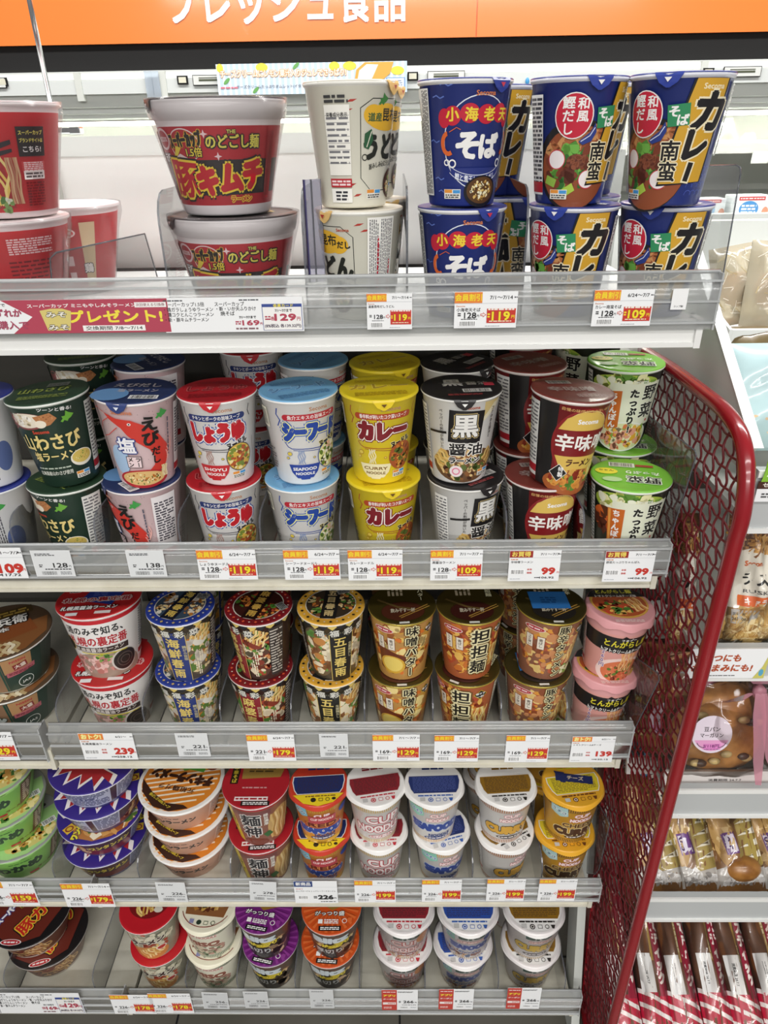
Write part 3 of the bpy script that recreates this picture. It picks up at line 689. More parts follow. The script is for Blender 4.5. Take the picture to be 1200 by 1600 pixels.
# --- third shelf
def donbei_art():
    a = Art(); G = '#22483c'
    a.P([(-110, 70), (-10, 70), (-10, 4), (-110, 4)], '#8a6a50').F(-60, 54, 44, 14, ('#b08a68', '#7a5a44', '#c9a888'), 40, 3, None, .5)
    a.R(-12, 36, 3, 66, G).R(18, 36, 56, 66, '#2a3f36').P([(-8, 70), (30, 70), (30, 46), (-8, 40)], '#b58a5e')
    a.T('NISSIN', 12, 63, 6, '#b5323a', w=20, b=.05).R(14, 51, 19, 11, '#8a2a2a', 8).T('大盛', 14, 51, 8, '#efe3d4', w=15, rot=8, b=.04)
    a.P([(-6, 42), (34, 47), (34, 38), (-6, 33)], '#b5606a').M(14, 39, 34, 5, '#6a1a2a', 2, 5).O(18, 16, 12, 11, 1, '#e8ece6').T('JAS', 18, 16, 6, '#e8ece6', w=13, b=.03)
    a.T('どん兵衛', -62, 56, 13, '#d8dcd6', w=60, b=.08, o='#2c3a34', ow=.1).T('うどん', -50, 38, 20, '#cfd6d0', w=62, b=.1, o='#2a4a3e', ow=.07)
    a.M(-52, 24, 50, 4, '#d8b23a', 1, 4).T('3種の合わせだし', -54, 12, 7, '#d8b23a', w=58, b=.05).E(-82, 20, 10, 8, '#4a6a8a')
    return a
DES['udon_bowl'] = make_cup(142, 102, 76, '#33473e', [(0.6, 3, '#d8cfc0')], donbei_art(), '#5a4634', Art().P([(-67, -10), (66, 10), (60, -30), (28, -61), (0, -67), (-36, -56)], '#8a5a34').N(-10, -50, 60, 30, ('#d9c49a', '#efe3c4', '#c2a878'), 9, 4).R(20, -8, 52, 34, '#8a4e2a', 12).T('どん兵衛', -4, 20, 24, '#e8e6e0', w=84, b=.08, o='#1b1a1a', ow=.09).T('東日本', -14, 0, 12, '#e8e6e0', w=50, b=.04, o='#1b1a1a', ow=.1).R(0, 42, 94, 20, '#4a3a20').M(0, 42, 84, 14, '#b09040', 2, 3), '#e4e2da', None)

def sapporo_art():
    a = Art()
    a.E(4, 4, 62, 40, '#a08a7a').F(-6, 22, 46, 16, ('#d8a09a', '#c98a80', '#e8c0b8', '#b87a70'), 50, 3, None, .4).F(14, 34, 26, 9, ('#7aa04a', '#b8c04a', '#4a7a2c'), 34, 5, None, .3)
    a.E(36, 22, 21, 20, '#cfc8c0').E(37, 22, 19, 18, '#2a2220').O(37, 22, 13, 12, 1, '#6a5a54').O(37, 22, 8, 7, 1, '#6a5a54')
    a.T('通のみぞ知る、', 0, 84, 15, '#2a2a2a', w=76, b=.055, o='#f2efec', ow=.03).T('札幌の裏定番', 2, 65, 18, '#b3212d', w=82, b=.06, o='#f2efec', ow=.03)
    a.P([(-34, 55), (44, 53), (44, 43), (-34, 46)], '#3a2a26').T('札幌黒醤油ラーメン', 2, 49.5, 8, '#d8cfc8', w=70, b=.04)
    a.L([(-26, 44), (42, 40)], 1.6, '#d8c83a').E(-44, 56, 9, 12, '#1d1a1a').O(-44, 56, 9, 12, 1, '#c8a83a')
    panel(a, 78, 54, 26, 84, 6); panel(a, -78, 54, 26, 84, 7, '#7a2a2a', '#e2cfcf', red=False)
    return a
DES['sapporo'] = make_cup(119, 82, 108, '#efebe8', [(96, 103, '#c42530')], sapporo_art(), '#c02a2c', Art().E(0, 44, 26, 12, '#1b1a1a').T('The', 2, 46, 9, '#d8b23a', b=.05).T('裏ご当地', 2, 38, 5, '#d8b23a').R(6, 4, 50, 44, '#2c3f96', -18).M(6, 12, 30, 20, '#5a6ab4', 4, 4).T('通', -38, 22, 15, '#1b1a1a', o='#e8d8d8', b=.06).T('札幌の裏定番', 0, -8, 13, '#b01a24', w=96, b=.05, o='#efe3e0', ow=.08).T('札幌黒醤油ラーメン', -6, -30, 11, WHT, w=78, b=.05, o='#1b1a1a', ow=.1).R(-26, -46, 16, 8, '#efefef').R(16, -44, 22, 7, '#efe3e0').E(28, 42, 15, 4.5, '#b5323a'), '#e8d6d4', None)

def saigai_art(band, name, side, bg, c1, foodc, kanji='福福彩菜', gold='#e2c870', seed=3, rb='#22242a'):
    a = Art()
    a.F(-34, 52, 26, 46, foodc, 90, seed, bg, .26).F(34, 52, 26, 46, foodc, 90, seed + 1, bg, .26)
    for x, y, r in ((-30, 74, 9), (34, 70, 10), (-34, 44, 8), (36, 36, 7)): a.E(x, y, r, r * .8, c1)
    a.N(38, 84, 26, 26, ('#e8c27a', '#d9a85a', '#f0d89a'), 9, 5, -30)
    for k in range(-7, 8): a.R(k * 11, 103, 8, 8, gold if k % 2 else rb, 45)
    a.R(0, 46, 31, 96, band).L([(-15.5, 90), (-15.5, 0)], .8, gold).L([(15.5, 90), (15.5, 0)], .8, gold)
    for i, ch in enumerate(kanji): a.R(-27 + 18 * i, 91, 12, 12, '#8a8468', 45).R(-27 + 18 * i, 91, 11, 11, rb, 45).T(ch, -27 + 18 * i, 91, 12, '#dcdad0', b=.05)
    a.T(name, -2, 45, 18.5, gold, ver=True, b=.045, pitch=1.05).T(side, 12, 56, 5.6, '#c9c09a', ver=True, b=.02)
    for x, y in ((26, 32), (30, 20), (33, 44)): a.M(x, y, 6, 22, '#efe3c8', 2, int(x), .6, True)
    panel(a, 62, 54, 20, 90, 5, '#3a3230', '#c9c0b4', red=False); panel(a, -64, 54, 20, 90, 6, '#4a3c34', '#d2c8ba', red=False)
    return a
def saigai_lid(ring, band, name, gold, dish, foodc, rot=0, rc='#c9b06a'):
    a = Art()
    for k in range(30): t = 2 * PI * k / 30; a.R(42 * math.cos(t), 42 * math.sin(t), 3.4 if k % 2 else 2.2, 3.4 if k % 2 else 2.2, rc if k % 2 else '#d8cfbe', 45 + math.degrees(t))
    a.E(0, 0, 36, 36, '#cfcabc').E(0, 0, 34.5, 34.5, dish).F(-18, 0, 16, 28, foodc, 50, 4, None, .24).F(20, 0, 14, 28, foodc, 50, 7, None, .24)
    c, s = math.cos(math.radians(rot)), math.sin(math.radians(rot))
    a.R(0, 0, 22, 70, band, rot)
    for i, ch in enumerate(name):
        y = 25 - i * 16; a.T(ch, -y * s, y * c, 14, gold, rot=rot, b=.04)
    a.R(26, 22, 18, 12, '#8a8a86').M(26, 22, 15, 9, '#2a2a2a', 4, 5)
    return a
DES['harusame_blue'] = make_cup(96, 68, 108, '#5a5040', [], saigai_art('#2b3a78', '海鮮春雨', '鶏がら旨塩', '#6a5c48', '#e2ddd0', ('#d8a04a', '#b5722c', '#e8d2a0', '#5a7a34', '#c9c0b4')), '#2c3f94', saigai_lid('#2c3f94', '#1b1d2a', '海鮮春雨', '#d2b45a', '#3a4a5a', ('#b5722c', '#e2c890', '#8a5a2c', '#d8d2c4'), -14), '#e6e6ea', None)
DES['harusame_red'] = make_cup(96, 68, 108, '#4a332c', [], saigai_art('#8a1f2a', '麻婆春雨', '四川花椒', '#5a3a2c', '#8a3a2a', ('#a8452c', '#d8945a', '#6a2a1c', '#5a8a3a', '#e8d8b8'), seed=6), '#7e1c22', saigai_lid('#7e1c22', '#24120f', '麻婆春雨', '#c8a04a', '#3a1a14', ('#a8452c', '#d8843a', '#5a1c14', '#4a7a2c'), 35, '#e05a3a'), '#ece4e0', None)
DES['harusame_gold'] = make_cup(96, 68, 108, '#4a4234', [], saigai_art('#1e1d1c', '五目春雨', '生姜鶏だし', '#6a5a44', '#c98a4a', ('#d8843a', '#e8c88a', '#6a9a4a', '#8a5a34', '#efe2c4'), seed=9), '#e0a93c', saigai_lid('#e0a93c', '#201e1c', '五目春雨', '#c8b07a', '#3a3024', ('#d8843a', '#5a8a3a', '#e2c890', '#7a4a2c'), -25, '#1d1b1a'), '#efe6d2', None)

def gold_art(main, bg, c2, food, foodc, seed=2, blk='#1c1712', out='#e9dfb0', logo=True, sz=19):
    a = Art()
    a.P([(-60, 0), (60, 0), (60, 104), (-60, 104)], c2).F(-6, 56, 54, 50, foodc, 170, seed, None, .13)
    if food == 'butter': a.P([(-40, 62), (2, 46), (6, 24), (-18, 10), (-40, 18)], '#6a3018').E(-18, 28, 20, 17, '#d8a83a').E(-18, 29, 16, 14, '#ecd06a')
    elif food == 'noodle': a.N(36, 40, 30, 40, ('#e8c878', '#f2de9c', '#d8ac58'), 10, 4)
    else: a.N(38, 44, 26, 34, ('#e8c878', '#f2de9c', '#d8ac58'), 9, 4); a.F(34, 18, 18, 12, ('#6aa03a', '#9ac45a', '#efe8c0'), 40, 6, None, .3)
    a.E(-28, 92, 14, 5, '#e8d2d0').E(-28, 92, 12.8, 4, '#b5323a').M(-28, 92, 18, 4, '#efdada', 1, 3)
    a.R(-34, 68, 11, 24, '#8a4a34').R(-34, 68, 9.4, 22, '#e9e0d0').T('コク深い', -34, 68, 5, '#3a2a22', ver=True, b=.02).R(-18, 68, 11, 24, '#8a4a34').R(-18, 68, 9.4, 22, '#e9e0d0').T('香ばし', -18, 68, 5.4, '#3a2a22', ver=True, b=.02)
    s = min(sz, 88 / len(main))
    a.T(main, 10, 54, s, blk, ver=True, b=.075, o=out, ow=.09, pitch=1.1, o2='#6a4a1c')
    a.R(36, 88, 14, 14, '#c9a83a', 45).R(36, 88, 12, 12, '#1d1b16', 45).T('飲干す', 36, 90, 4.6, WHT, w=13).T('一杯', 36, 84, 5, WHT, w=10)
    panel(a, 70, 54, 22, 92, 5, '#e6dfc8', red=False); panel(a, -70, 54, 22, 92, 5, '#e6dfc8')
    return a
def gold_lid(c, t):
    a = Art().E(0, -18, 30, 22, c).L([(-34, 12), (-20, 2), (-6, -8), (14, -14)], 4, '#5d4a26').L([(36, -4), (-6, -30)], 1.6, '#a8823a').L([(38, -8), (-4, -33)], 1.6, '#a8823a')
    a.T('飲み干す一杯', 0, -16, 10, '#b9b09a', w=34, b=.03).T(t, 28, 28, 9, '#e0d8b0', ver=True, b=.05, o='#2a2416', ow=.1).M(-8, 30, 24, 22, '#b9a88a', 4, 5, .6, True).E(-8, 44, 10, 3, '#a83a3a').R(0, -44, 14, 4, '#dfdcd2')
    return a
DES['miso_butter'] = make_cup(96, 68, 108, '#a8763a', [], gold_art('味噌バター', '#a8763a', '#b98a4a', 'butter', ('#c9953c', '#e2b85a', '#9a5a2c', '#d8742c', '#efd890')), 'g#54481f', gold_lid('#4a2416', '味噌バター'), 'g#c9b24a', None)
DES['tantan'] = make_cup(96, 68, 108, '#8a4a2c', [], gold_art('担担麺', '#8a4a2c', '#a85a34', 'noodle', ('#b5482c', '#d8943a', '#8a3a1c', '#e8b85a', '#c9702c'), 5, sz=26), 'g#584a22', gold_lid('#3a1812', '担担麺'), 'g#c9b24a', None)
DES['pork_spicy'] = make_cup(98, 70, 108, '#6a4434', [], gold_art('豚辛タンメン', '#6a4434', '#8a5a44', 'greens', ('#b5583a', '#d8943a', '#8a4a2c', '#e2c27a', '#c98a5a'), 7, sz=20), 'g#4f4522', gold_lid('#24201c', '豚辛').R(-2, 6, 54, 40, '#2f6fb0').M(-2, 6, 24, 16, '#1f4f86', 3, 4).M(-2, 26.5, 54, 1.2, '#244f80', 1, 5), 'g#c9b24a', None)

def tong_art():
    a = Art()
    a.E(6, 16, 40, 26, '#f2d4cc').E(8, 16, 34, 21, '#d8744a').F(8, 14, 32, 18, ('#c9502c', '#e8a06a', '#8a3a20', '#5d7a2c'), 70, 4, None, .2).N(12, 34, 24, 34, ('#efb070', '#e8985a', '#f4c890'), 11, 6)
    a.P([(-64, 80), (64, 80), (64, 50), (-64, 54)], '#1b191a')
    a.T('とんがらし麺', 4, 68, 13, '#e2d63a', w=62, b=.06, o='#1b191a').T('トマトクリーム&チーズ味', 2, 55, 8, '#efece6', w=64, b=.05, o='#1b191a', ow=.1).T('うまゾー', 4, 77, 5, '#efece6', w=20, b=.04)
    a.T('260円', -26, 38, 8, '#7a3a8a', ver=True, o='#f4ece8', b=.05)
    a.P([(-2, 84), (-8, 78), (6, 78)], '#1b191a')
    panel(a, 70, 44, 18, 70, 5, '#e9d2cc'); panel(a, -70, 44, 18, 70, 5, '#e9d2cc')
    return a
DES['tomato'] = make_cup(94, 68, 106, '#e3a39a', [(84, 100, '#dfa2a2')], tong_art(), '#df9fa2', Art().E(0, 6, 41, 38, '#d8a84a').E(0, 4, 38, 32, '#b5552c').F(-4, -6, 34, 20, ('#c9482c', '#8a2a1c', '#e8b85a', '#4a7a2c'), 60, 5, None, .24).N(22, 0, 20, 30, ('#e8b46a', '#f2cf90', '#d8944a'), 8, 3, 20).P([(-42.5, 18), (42.5, 18), (34, 31), (20, 41), (-20, 41), (-34, 31)], '#1b191a').T('とんがらし麺', 0, 31, 10, '#cfc93a', w=52, b=.05).T('トマトクリーム&チーズ味', 0, 20, 6.6, '#e4e1da', w=60, b=.03).M(0, -38, 40, 6, '#f0d8d4', 2, 3), '#efd4d0', None, 6, 9)

# --- fourth shelf
def green_art():
    a = Art()
    a.T('わかめ', -26, 36, 24, '#2c4434', w=78, b=.08, rot=6, o='#9fce7e', ow=.03).T('ラーメン', 22, 14, 7, '#6a3a2a', w=36, b=.05).M(-20, 54, 34, 4, '#3f6a3a', 1, 3)
    a.P([(34, 62), (60, 64), (54, 12), (30, 10)], '#6a4a3a').M(45, 38, 16, 44, '#d8c8b4', 8, 4).R(-4, 8, 18, 6, '#b5323a'); panel(a, -84, 36, 24, 52, 4, '#b5dc9a')
    return a
DES['green_bowl'] = make_cup(150, 106, 72, '#86c25c', [(62, 68, '#9fd47a')], green_art(), '#9a9c98', Art().P([(-71, 2), (71, 2), (66, -26), (46, -54), (24, -67), (-6, -71), (-36, -61), (-62, -34)], '#a9d48a').F(10, -42, 44, 20, ('#d8b04a', '#efe0a0', '#4a7a34', '#c9944a'), 60, 4, '#d8c87a', .3).B(46, -30, 24, 12).T('わかめ', 0, 18, 34, '#1d1c1c', w=110, b=.07, rot=180).T('ごましょう', 0, 46, 14, '#a02a34', w=80, b=.06, rot=180), '#a8dc84', None)
def wantan_art():
    a = Art()
    a.P([(-112, 54), (112, 54), (112, 10), (-112, 10)], '#4a3038').P([(-60, 22), (60, 26), (60, 8), (-60, 8)], '#7a2a2c').F(-30, 26, 24, 16, ('#c9884a', '#e8c88a', '#7a2c24'), 30, 4, None, .3)
    a.T('ワンタンメン', 16, 34, 13, '#d8c44a', w=66, b=.07, o='#2a2030', ow=.09, rot=3)
    a.R(-150, 32, 84, 48, '#b9bcd2').M(-150, 32, 78, 40, '#3a3f6a', 9, 7).O(-140, 36, 13, 10, 1, '#2c3468').T('JAS', -140, 36, 7, '#2c3468', w=16).R(150, 32, 84, 48, '#a9adc8').M(150, 32, 78, 40, '#3a3f6a', 9, 8); a.R(-78, 34, 40, 44, '#b9bcd2').M(-78, 34, 36, 40, '#3a3f6a', 9, 4).R(84, 34, 60, 44, '#a9adc8').M(84, 34, 56, 40, '#3a3f6a', 9, 6).O(72, 38, 11, 9, .9, '#2c3468').T('JAS', 72, 38, 6, '#2c3468', w=13)
    return a
DES['wantan_bowl'] = make_cup(146, 104, 58, '#4a4a80', [(46, 54, '#3a3a8a')], wantan_art(), '#3a2a84', Art().P([(-40, 8), (-56, -34), (-30, -60), (0, -68), (28, -63), (62, -20), (66, 4)], '#b5763a').F(8, -34, 46, 28, ('#e8cf9a', '#d8a05a', '#f2e6c8', '#a85a2c', '#5a7a34'), 60, 6, '#cf9a5a', .34).P([(-60, 14), (-66, 34), (-44, 26), (-46, 54), (-26, 34), (-18, 60), (-4, 36), (10, 62), (20, 36), (38, 54), (42, 30), (64, 34), (56, 10), (66, -4), (40, 6), (26, -8), (14, 8), (0, -10), (-10, 8), (-30, -6), (-36, 10)], '#efe8e6').P([(-51.6, 15.2), (-56.8, 31.2), (-37.8, 24.8), (-39.6, 47.2), (-22.4, 31.2), (-15.5, 52.0), (-3.4, 32.8), (8.6, 53.6), (17.2, 32.8), (32.7, 47.2), (36.1, 28.0), (55.0, 31.2), (48.2, 12.0), (56.8, 0.8), (34.4, 8.8), (22.4, -2.4), (12.0, 10.4), (0.0, -4.0), (-8.6, 10.4), (-25.8, -0.8), (-31.0, 12.0)], '#a82a30').P([(-24, 4), (14, -6), (10, -16), (-30, -4)], '#c42a30').T('ワンタンメン', -36, -16, 14, '#e6d83a', w=60, b=.08, rot=50, o='#241a4a').R(-56, -14, 18, 15, '#d8b23a', 20).O(-56, -14, 7, 6, 2.4, '#8a3a2a').B(40, -40, 26, 4, 3, '#e4e2de'), '#dcdce8', None)
def chicken_art():
    a = Art()
    for k in range(9): a.R(0, 8 + k * 5.4, 330, 1.8, '#d8a890')
    a.T('チキンラーメン', -6, 30, 15, '#2d2a2c', w=88, b=.07, o='#e0b49a', ow=.05, rot=2).M(0, 44, 30, 4, '#5a3a30', 1, 4); panel(a, 84, 30, 40, 40, 5, '#e6c8b8', '#5a3a30', red=False); panel(a, -84, 30, 40, 40, 7, '#e6c8b8', '#5a3a30', red=False)
    return a
def chicken_lid():
    a = Art().E(0, 0, 66, 66, '#d8842c')
    for k in range(-6, 7): a.R(0, k * 10, 2 * math.sqrt(max(1, 64 ** 2 - (k * 10) ** 2)), 3.4, '#efe0c8', 14)
    a.P([(-66, -4), (-58, -30), (-30, -58), (0, -66), (30, -58), (20, -52), (-10, -50), (-40, -30)], '#3a2018').T('香ばしさ100%スープ', -22, -46, 6, '#d8c23a', w=50, rot=-32, b=.04)
    a.F(10, 40, 44, 22, ('#d8b048', '#efd890', '#b58a34', '#6a9a3a'), 70, 5, '#c9a040', .3).R(0, 26, 70, 8, '#5aa03a', -10).E(46, 28, 9, 7, '#8a4a30').R(-20, 58, 60, 7, '#2a2018')
    a.T('チキンラーメン', 0, 4, 23, '#3a1e14', w=108, b=.09, rot=172).T('元祖鶏ガラ', -2, -20, 11, '#4a2a1c', w=64, b=.05, rot=172)
    return a
DES['chicken_bowl'] = make_cup(146, 104, 62, '#d9a78c', [(50, 56, '#e2bca4')], chicken_art(), '#eeece8', chicken_lid(), '#f2f0ee', None)
def men_art():
    a = Art()
    a.P([(-62, 0), (62, 0), (62, 96), (-62, 96)], '#8a5a4a').P([(-54, 96), (-36, 96), (-26, 4), (-40, 4)], '#d8c03a').T('中華そば', -38, 54, 9, '#2a1c14', ver=True, b=.04).E(46, 44, 24, 40, '#c8a46a').N(46, 44, 36, 66, ('#d8b878', '#b58a4c', '#ead09a'), 9, 5)
    a.R(-2, 88, 60, 12, '#7a4a48')
    a.T('麺神', -4, 54, 32, '#2a2a2e', ver=True, b=.075, o='#d8d4ce', ow=.06, pitch=1.0).T('極旨濃厚', 20, 70, 8, '#e2dcd2', ver=True, b=.04).R(22, 28, 13, 13, '#3a6a3a', 30).E(-2, 8, 24, 10, '#7a3a2a'); panel(a, -76, 50, 20, 86, 4, '#c9bdb4')
    return a
DES['red_shin'] = make_cup(112, 80, 106, '#8a4a44', [(96, 101, '#a83038')], men_art(), '#a81f2a', Art().P([(-26, 44), (30, 44), (44, 24), (40, 8), (-24, 4)], '#9a7a3a').M(8, 26, 44, 18, '#4a3a1c', 3, 4).R(-36, 13, 13, 38, '#241c14').T('中華そば', -36, 13, 8.6, '#d8c23a', ver=True, b=.04).R(-2, -36, 54, 8, '#efe4e2').M(-2, -36, 50, 5, '#a01a24', 1, 4).R(6, -45, 46, 9, '#1b1a1a').M(6, -45, 40, 6, WHT, 2, 6).M(0, -14, 40, 4, '#d8a0a0', 1, 4), '#e8dcda', None)

def cn_art(main, c1, o1, sub, base2, stripe, top=None, second=None, lab=None, sz=17, w=64, mainv=46, subv=64, style=0):
    a = Art()
    a.stripes(0, 92, 236, 9, stripe, 72, .5).stripes(0, 8, 236, 8, stripe, 72, .5).R(0, 86.5, 236, .9, stripe).R(0, 97.5, 236, .9, stripe).R(0, 13, 236, .9, stripe)
    if style == 0:
        a.T('CUP', 6, 67, 26, '#f3e9e6', w=54, b=.045, o=c1, ow=.06).T('NOODLE', 0, 42, 26, '#f3e9e6', w=78, b=.045, o=c1, ow=.06)
        a.T('®', 36, 58, 4, c1); a.E(4, 21, 24, 5, c1).E(4, 21, 22.5, 4, '#f3e9e6').T('カップヌードル', 4, 21, 6, c1, w=38, b=.05)
    else:
        a.T('CUP', 4, 78, 11, '#f3e0dc', w=24, b=.06, o='#c0485a', ow=.06).T('NOODLE', 4, 66, 11, '#f3e0dc', w=36, b=.06, o='#c0485a', ow=.06)
        a.T(main, 0, mainv, sz * 1.18, c1, w=w * 1.14, b=.1, o=o1, ow=.055)
        if second: a.T(second, 8, 25, 9, '#28407c' if style == 1 else '#1d1a1a', w=38, b=.06)
        a.E(4, 17 if second else 20, 24, 4.4, '#28407c' if style == 1 else '#2a1c18').M(4, 17 if second else 20, 40, 4, '#efe8e4', 1, 4)
    if lab:
        a.P([(-46, 92), (-20, 96), (-18, 76), (-30, 70), (-46, 76)], lab[0]).T(lab[1], -32, 83, 8, lab[2], w=22, b=.05, rot=-12, o=WHT)
    panel(a, 84, 50, 30, 66, 5, '#e9e6e2'); panel(a, -84, 50, 30, 66, 6, '#e9e6e2')
    return a
def cn_lid(c, bg='#efedea', iconc=None, top='NOODLE', extra=None):
    a = Art(); ic = iconc or c
    a.P([(-42, 14), (42, 14), (43.4, 2), (40, -14), (35, -23), (-35, -23), (-40, -14), (-43.4, 2)], '#e4e0dc').P([(-40.6, 12.7), (40.6, 12.7), (41.9, 2), (38.7, -13.4), (34, -21.7), (-34, -21.7), (-38.7, -13.4), (-41.9, 2)], c)
    a.M(0, -4, 70, 30, '#3a2a2a' if c != '#25336a' else '#5a68a4', 10, 6, .35).M(0, 30, 36, 10, c, 2, 5, .7)
    a.E(-8, -35, 4.2, 4.2, ic).E(-8, -35, 2.8, 2.8, '#e4e0dc', 12).E(-8, -35, 1.8, 1.8, ic, 10).R(4, -35, 7, 6, ic).R(4, -35, 5.6, 4.6, bg).O(15, -35, 3.4, 3.4, .9, ic).P([(21, -32), (28, -32), (26, -38), (23, -38)], ic).M(0, -27, 56, 3.6, ic, 1, 8, .7).R(-21, -34, 8, 7, '#c4c2c0').R(0, -41, 30, .01, bg)
    if extra: extra(a)
    return a
DES['cup_white'] = make_cup(96, 68, 107, '#f1eeea', [], cn_art('', '#b5323f', '', '', '', '#c8a860'), '#efedea', cn_lid('#8a2730', iconc='#c0303c'), '#efedea', None, 3, 5)
DES['cup_red_seafood'] = make_cup(96, 68, 107, '#d98a3c', [(0.5, 12, '#e2b24a')], cn_art('SEAFOOD', '#2a4aa0', '#c9d2ea', '', '', '#c9953c', second='NOODLE', lab=('#7ab4c8', 'NEW', '#2a6a8a'), style=1, mainv=38, sz=18, w=68).R(4, 52, 62, 13, '#b5502c').T('RED', 4, 54, 14, '#6a2018', w=48, b=.08, o='#e8a45a', ow=.07).R(4, 68, 44, 18, '#b5424a').T('CUP NOODLE', 4, 70, 8, '#f0d0cc', w=36, b=.05).E(42, 78, 10, 8, '#2a4aa0'), '#c43a26', cn_lid('#1f2f66', '#e8c83a', '#2a2420', extra=None).P([(-41, -24), (-24, -41), (0, -47.5), (24, -41), (41, -24)], '#ecd02a').E(-8, -35, 4.4, 4.4, '#2a2420').R(4, -35, 7, 6, '#2a2420').R(4, -35, 5, 4, '#ecd02a').O(15, -35, 3.6, 3.6, 1.1, '#2a2420').E(25, -34, 3.4, 2.6, '#2a2420').M(4, -28, 50, 3.4, '#6a3a20', 1, 4), '#d9923a', None, 4, 5)
DES['cup_seafood'] = make_cup(96, 68, 107, '#f1eeea', [], cn_art('SEAFOOD', '#2a4696', '#cdd6ec', '', '', '#d8a860', second='NOODLE', lab=('#8ac8b4', 'ごちそう', '#2a6ab4'), style=1, sz=20, w=72), '#efedea', cn_lid('#25336a', iconc='#3a62b0'), '#efedea', None, 3, 5)
DES['cup_curry'] = make_cup(98, 70, 107, '#f1eeea', [], cn_art('CURRY', '#d8a53a', '#2a1c14', '', '', '#a86a3a', style=2, sz=22, w=68, mainv=40), '#efedea', cn_lid('#8a651e', iconc='#2a2622'), '#efedea', None, 3, 5)
DES['cup_cheese'] = make_cup(98, 70, 107, '#e2aa3a', [], cn_art('CURRY', '#4a2c18', '#e9d9a4', '', '', '#6a4a24', style=2, sz=20, w=68, mainv=34, lab=('#a8c8c8', 'うまさ', '#4a7a8a')).T('CHEESE', 2, 53, 13, '#5d3a1c', w=54, b=.07, o='#f0d890', ow=.06), '#e4a92e', cn_lid('#d8c22e', '#e4a92e', '#6a3a1c').R(4, 6, 60, 16, '#232c5c', -16).P([(-24, 26), (-8, 20), (-12, 0), (-20, 2)], '#232c5c').T('チーズ', 6, 6, 9, '#c9b89a', w=26, rot=-16, b=.04), '#e6b95a', None, 4, 5)

# --- bottom shelf
def dark_super_art():
    a = Art()
    a.P([(-150, 54), (150, 54), (150, 8), (-150, 8)], '#6a4a3c').F(-10, 30, 60, 20, ('#8a5a3a', '#c9a070', '#4a2c24', '#b58a5a', '#7a3a2c'), 120, 5, None, .34).N(34, 30, 40, 36, ('#c9a068', '#a8783e', '#e0c08a'), 10, 4, 40).T('スーパーカップ', -40, 34, 12, '#3a2a26', w=60, b=.06, rot=10)
    return a
DES['dark_bowl'] = make_cup(150, 108, 64, '#c9bfb6', [(8, 56, '#6a4a3c')], dark_super_art(), '#1d1a1b', Art().P([(-72, 10), (-20, 60), (20, 68), (66, 26), (40, -50), (-10, -70), (-60, -36)], '#6a2a20').T('スーパーカップ', -34, 10, 15, WHT, w=84, b=.08, rot=62, o='#2a3a8a', ow=.1).T('1.5倍', -14, 26, 13, BLK, w=40, rot=62, b=.06, o='#b8a03a').T('豚ガラ', 18, -4, 30, '#c42a24', w=88, b=.08, rot=62, o='#e2b83a', ow=.07, o2=BLK).E(-10, -62, 20, 6, '#efe6e4').E(-10, -62, 18, 5, '#b5232c').M(-10, -62, 26, 5, '#efe6e4', 1, 4), '#b9b2ac', None)
def redramen_art():
    a = Art()
    a.P([(-60, 6), (60, 6), (60, 96), (-60, 96)], '#8d8a78').F(0, 60, 56, 34, ('#b5b29a', '#6a6a5a', '#a84a34', '#d8d2ba'), 110, 5, None, .24).E(0, 22, 40, 22, '#c9884a').N(6, 26, 46, 30, ('#e2c07a', '#c99a4c', '#efd8a0'), 10, 4, 30).E(26, 36, 10, 7, '#efe2d8').E(26, 36, 8, 5.4, '#b83a30')
    a.T('ラーメン', 4, 62, 16, '#3a2420', w=60, b=.08, o='#e4e0d2', ow=.08, rot=8, sk=.2)
    return a
DES['red_ramen'] = make_cup(108, 80, 100, '#b9b4a4', [], redramen_art(), '#c01f2a', Art().E(0, 8, 38, 34, '#7a1a1c').N(0, 10, 52, 48, ('#e2c070', '#efd890', '#c99a48'), 12, 6, 30).E(20, -8, 8, 6, '#d8d2c4'), '#e6dcd8', None)
def cream_art():
    a = cn_art('', '#9a7a6a', '', '', '', '#5a7a5a').R(0, 50, 120, 66, '#d9d6c2')
    a.F(-4, 34, 50, 24, ('#8a5a4a', '#b58a7a', '#6a7a5a', '#c9b8a0'), 80, 5, None, .28).T('CUP NOODLE', 0, 80, 10, '#c08a80', w=52, b=.06, o='#efece0').T('MISO', 0, 56, 20, '#8a5040', w=58, b=.09, o='#efe8d4', ow=.06)
    return a
DES['cream'] = make_cup(105, 78, 100, '#e6e3d0', [], cream_art(), '#ebe6cf', Art().P([(-44, 24), (44, 24), (36, -20), (-36, -20)], '#8a5a34').F(0, 4, 36, 18, ('#b5803a', '#d8b06a', '#5a2c1c', '#c9a050'), 60, 5, None, .3).P([(-30, 34), (36, 30), (34, 4), (-26, 8)], '#20222e').R(4, 18, 40, 14, '#4a4a3c').O(0, -2, 46, 40, 1.4, '#8a3a2c', 40, 200, 340).E(-6, -33, 4.6, 4.6, '#2a3a2c').R(7, -33, 8, 7, '#5a6a4a').R(7, -33, 6, 5, '#ebe6cf').O(20, -32, 4, 4, 1, '#4a5a3c').R(-20, -32, 8, 8, '#8a8ab0'), '#e9e5d2', None, 2, 5)
